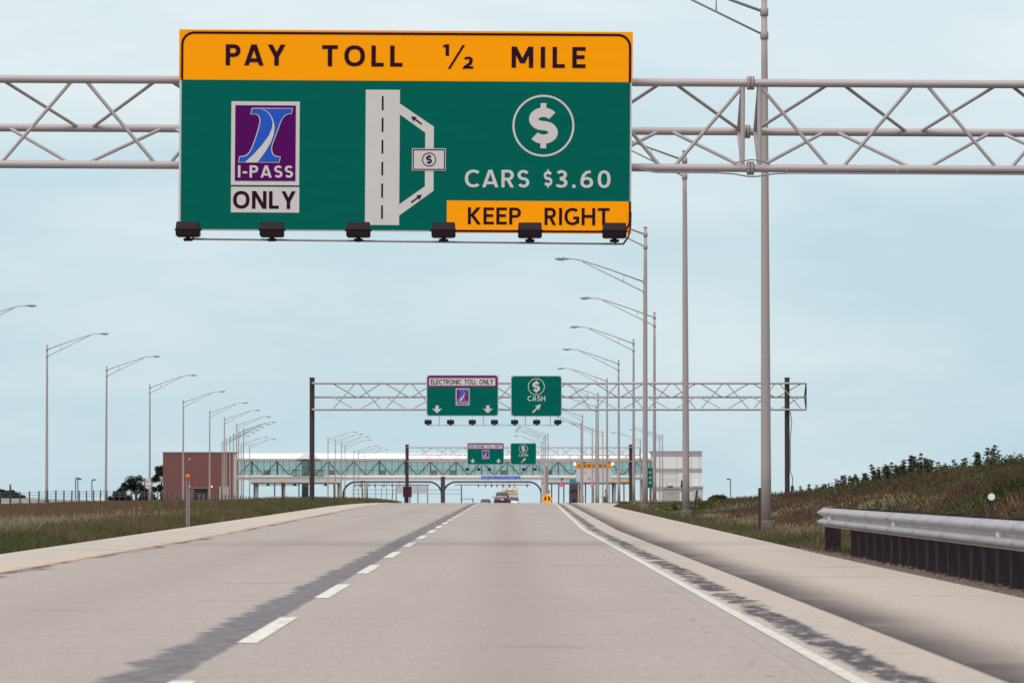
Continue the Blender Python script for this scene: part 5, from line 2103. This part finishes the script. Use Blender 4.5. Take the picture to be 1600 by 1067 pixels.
def blades(name, X_, Y_, hgt, wid, tint, lean=.35):
    n = len(X_)
    Zg = ground_z(X_, Y_)
    az = RNG.random(n) * 2 * math.pi
    # facing: mostly broad side to anywhere
    dx, dy = np.cos(az), np.sin(az)
    lx_, ly_ = RNG.normal(0, lean, n) * hgt, RNG.normal(0, lean, n) * hgt
    b = np.stack([X_, Y_, Zg - .02], 1)
    wv = np.stack([dx, dy, np.zeros(n)], 1) * (wid / 2)[:, None]
    tip = b + np.stack([lx_, ly_, hgt], 1)
    V = np.stack([b - wv, b + wv, tip + wv * .25, tip - wv * .25], 1).reshape(-1, 3)
    o = leaf_object(name, V, tint, GRASSM, None)
    o['kind'] = 'stuff'
    return o


def pick(cols_, f, jit=.28):
    cols_ = np.array(cols_, float)
    f = np.clip(f, 0, .9999) * (len(cols_) - 1)
    i = f.astype(int)
    c = cols_[i] * (1 - (f - i))[:, None] + cols_[i + 1] * (f - i)[:, None]
    return c * (1 - jit / 2 + jit * RNG.random((len(f), 1)))


GRN, OLV, BRN, RED, STR = (.080, .090, .032), (.120, .106, .048), (.150, .108, .060), (.165, .098, .064), (.36, .31, .22)
# median
n = 230000
Y_ = np.exp(RNG.random(n) * (math.log(430) - math.log(58)) + math.log(58))
le = left_edge(Y_)
d = RNG.random(n) ** 1.25 * 19.5
X_ = le - .02 - d
edge = np.clip(d / .8, 0, 1)
nz = vnoise(X_, Y_, 5, 3)
nz2 = vnoise(X_, Y_, 1.6, 4)
strw = np.exp(-((d - 3.6 + (nz - .5) * 3.0) / 1.0) ** 2) * (Y_ < 165) * np.clip((165 - Y_) / 40, 0, 1)
near_g = np.exp(-(d / 2.2) ** 2)
f = np.clip(.42 + (nz - .45) * 1.0 + (nz2 - .5) * .7 + .30 * np.clip((d - 4) / 3, 0, 1) - near_g * .28, 0, 1)
tint = pick([GRN, OLV, BRN, RED], f)
st = (RNG.random(n) < np.clip(strw * .85, 0, 1))
tint[st] = pick([STR, (.26, .21, .12)], RNG.random(st.sum()), .3)
hgt = (.10 + .16 * edge + .10 * np.clip((d - 3) / 3, 0, 1)) * (.6 + .7 * RNG.random(n)) * (.75 + .6 * nz2)
hgt *= (1 + .25 * np.clip((Y_ - 190) / 60, 0, 1) * (d < 5)) * np.interp(d, [0, 4, 9, 20], [1, 1, .55, .4])
wid = .010 + .00012 * Y_ * (.6 + .8 * RNG.random(n))
blades('grass', X_, Y_, hgt, wid, tint)

# right verge, up to the foot of the embankment
n = 90000
Y_ = np.exp(RNG.random(n) * (math.log(430) - math.log(36)) + math.log(36))
re = right_edge(Y_)
d = RNG.random(n) ** 1.3 * 5.0
X_ = re + .02 + d
nz = vnoise(X_, Y_, 4, 5)
nz2 = vnoise(X_, Y_, 1.4, 6)
f = np.clip(.20 + (nz - .45) * .8 + (nz2 - .5) * .5 + .10 * d, 0, 1)
tint = pick([GRN, OLV, BRN, RED], f)
st = RNG.random(n) < np.clip((vnoise(X_, Y_ * .35, 1.5, 8) - .42) * 5, 0, .9) * np.clip((d - .7) / .5, 0, 1) * (Y_ > 82)
tint[st] = pick([(.40, .34, .23), (.28, .23, .14)], RNG.random(st.sum()), .3)
hgt = (.05 + .14 * np.clip(d / 1.3, 0, 1)) * (.6 + .7 * RNG.random(n)) * (.7 + .6 * nz2) * np.where((Y_ < 73) & (d < .6), .4, 1)
low = (Y_ < 74) & (d < .7)
tint[low] = pick([(.10, .065, .048), (.075, .06, .03)], RNG.random(low.sum()))
wid = .009 + .00011 * Y_ * (.6 + .8 * RNG.random(n))
blades('grass', X_, Y_, hgt, wid, tint)

# embankment weeds
n = 270000
Y_ = np.exp(RNG.random(n) * (math.log(330) - math.log(38)) + math.log(38))
X_ = 7.2 + RNG.random(n) ** 1.5 * 17
nz = vnoise(X_, Y_ * .5, 2.6, 9)
nz2 = vnoise(X_, Y_ * .6, 1.0, 10)
nz3 = vnoise(X_, Y_ * .4, 5.5, 13)
leafy = np.clip((nz3 - .42) * 4, 0, 1)
top = np.clip((X_ - 11.5) / 2, 0, 1)
f = np.clip(.62 + (nz - .5) * 1.1 + (nz2 - .5) * .4 - .5 * leafy - .25 * top * (nz > .4), 0, 1)
tint = pick([(.035, .048, .016), (.070, .070, .028), (.115, .074, .038), (.145, .068, .046), (.090, .048, .048)], f)
st = RNG.random(n) < .003
tint[st] = (.5, .45, .34)
hgt = (.12 + .16 * leafy * (nz2 > .35) + .08 * (nz > .55)) * (.5 + .9 * RNG.random(n)) * np.interp(Y_, [120, 200, 280], [1, .75, .45])
wid = (.012 + .00014 * Y_ * (.6 + .8 * RNG.random(n))) * (1 + .5 * leafy)
blades('weeds', X_, Y_, hgt, wid, tint, .45)

n = 70000
Y_ = np.exp(RNG.random(n) * (math.log(290) - math.log(62)) + math.log(62))
X_ = 7.6 + RNG.random(n) * 8.5
keep = vnoise(X_, Y_ * .35, 1.9, 21) * .6 + vnoise(X_, Y_ * .6, .7, 22) * .5 + .08 * np.clip((X_ - 11) / 3, 0, 1) > .60
X_, Y_ = X_[keep], Y_[keep]
n = len(X_)
pos = np.stack([X_, Y_, ground_z(X_, Y_) + RNG.random(n) ** 1.3 * .34 * np.interp(Y_, [120, 200, 280], [1, .8, .5])], 1)
a_ = RNG.normal(size=(n, 3))
a_ /= np.linalg.norm(a_, axis=1)[:, None]
b_ = np.cross(a_, RNG.normal(size=(n, 3)))
b_ /= np.linalg.norm(b_, axis=1)[:, None]
sz = (.022 + .00022 * Y_ * RNG.random(n))[:, None]
Vv = np.stack([pos - a_ * sz, pos + b_ * sz * .6, pos + a_ * sz, pos - b_ * sz * .6], 1).reshape(-1, 3)
lw = leaf_object('weeds', Vv, pick([(.030, .044, .015), (.052, .066, .024), (.080, .072, .032)], RNG.random(n)), LEAFM, None)
lw['kind'] = 'stuff'

# gravel and litter along the foot of the guardrail
n = 5000
Y_ = 36 + RNG.random(n) ** 1.2 * 42
X_ = right_edge(Y_) + np.abs(RNG.normal(0, .16, n)) + .01
z = ground_z(X_, Y_)
s = .008 + .022 * RNG.random(n) ** 3
dirs = np.array([(1, 0, 0), (0, 1, 0), (-1, 0, 0), (0, -1, 0), (0, 0, 1)], float)
Vv = (np.stack([X_, Y_, np.maximum(z, gz(Y_) - .015) + .003], 1)[:, None, :] + dirs[None] * (s[:, None, None] * (.7 + .6 * RNG.random((n, 5, 1))))).reshape(-1, 3)
fi = np.arange(n)[:, None] * 5
Fc = np.concatenate([np.concatenate([fi + a, fi + b, fi + 4], 1) for a, b in ((0, 1), (1, 2), (2, 3), (3, 0))])
me = bpy.data.meshes.new('gravel')
me.from_pydata(Vv.tolist(), [], Fc.tolist())
me.materials.append(mat('gravel', (.15, .11, .10), .95, .4, 12))
gv = bpy.data.objects.new('gravel', me)
col.objects.link(gv)
gv['kind'] = 'stuff'

# ------------------------------------------------------------------ tall weeds on the skyline, one by one


def make_weed(seed):
    rng = np.random.default_rng(seed)
    t = bpy.data.objects.new('weed_plant', None)
    col.objects.link(t)
    Vs, Ts = [], []
    for s in range(4):
        bx, by = rng.normal(0, .07, 2)
        tx, ty = bx + rng.normal(0, .08), by + rng.normal(0, .08)
        hh = .65 + .35 * rng.random()
        sweep('stem', [(bx, by, -.05), ((bx + tx) / 2 + .01, (by + ty) / 2, hh * .5), (tx, ty, hh)], [.010, .008, .004], BARK, t, 5)
        cen = [(bx + (tx - bx) * f, by + (ty - by) * f, hh * f, .055 + .05 * (1 - f)) for f in np.linspace(.12, 1, 8)]
        V, tint = leaf_cloud(75, cen, .052, [(.055, .068, .032), (.070, .080, .038), (.100, .075, .055)], rng)
        Vs.append(V)
        Ts.append(tint)
    leaf_object('foliage', np.concatenate(Vs), np.concatenate(Ts), LEAFM, t)
    return t


WD = [make_weed(s) for s in (21, 22, 23, 24)]
wx = [1308, 1320, 1330, 1338, 1347, 1357, 1364, 1372, 1383, 1391, 1398, 1409, 1416, 1428, 1432, 1440, 1447, 1454, 1471, 1479, 1506, 1532, 1547, 1578, 1262, 1285]
wy = [749, 741, 741, 740, 740, 738, 726, 725, 726, 726, 723, 719, 719, 710, 709, 711, 716, 716, 724, 728, 716, 705, 696, 711, 757, 755]
for i, (px, py) in enumerate(zip(wx, wy)):
    Y = 13.8 * F / (px - 790)
    Xw = P(px, 760, Y).x
    zg = float(ground_z(np.array([Xw]), np.array([Y]))[0])
    h = max(.22, P(px, py, Y).z - zg)
    o = WD[i] if i < 4 else copy_tree(WD[i % 4])
    o.location = (Xw, Y, zg)
    k = min(.8, .45 + .5 * h)
    o.scale = (k * 1.7, k * 1.7, h)
    o.rotation_euler = (0, 0, random.random() * 6.28)
    tag(o, 'leafy dark weed standing against the sky on the embankment crest', 'weed', 'tall weeds on the embankment crest')
# a pale green wispy bush by the second light pole
for px, Y, h, lab in ((1105, 175, .62, 'wispy pale green bush beyond the second light pole'), (1062, 178, .42, 'small wispy bush close to the second light pole, road side')):
    rng = np.random.default_rng(int(px))
    Xw = P(px, 780, Y).x
    zg = float(ground_z(np.array([Xw]), np.array([float(Y)]))[0])
    t = empty('bush', (Xw, Y, zg), lab, 'bush')
    cen = []
    for s in range(9):
        tx, ty, hh = rng.normal(0, .32), rng.normal(0, .3), h * (.6 + .5 * rng.random())
        sweep('stem', [(0, 0, -.05), (tx * .6, ty * .6, hh * .6), (tx, ty, hh)], [.008, .006, .003], BARK, t, 5)
        cen += [(tx * f, ty * f, hh * f, .10) for f in np.linspace(.3, 1, 6)]
    V, tint = leaf_cloud(1300, cen, .035, [(.10, .13, .035), (.13, .14, .045), (.07, .10, .03)], rng)
    leaf_object('foliage', V, tint, LEAFM, t)
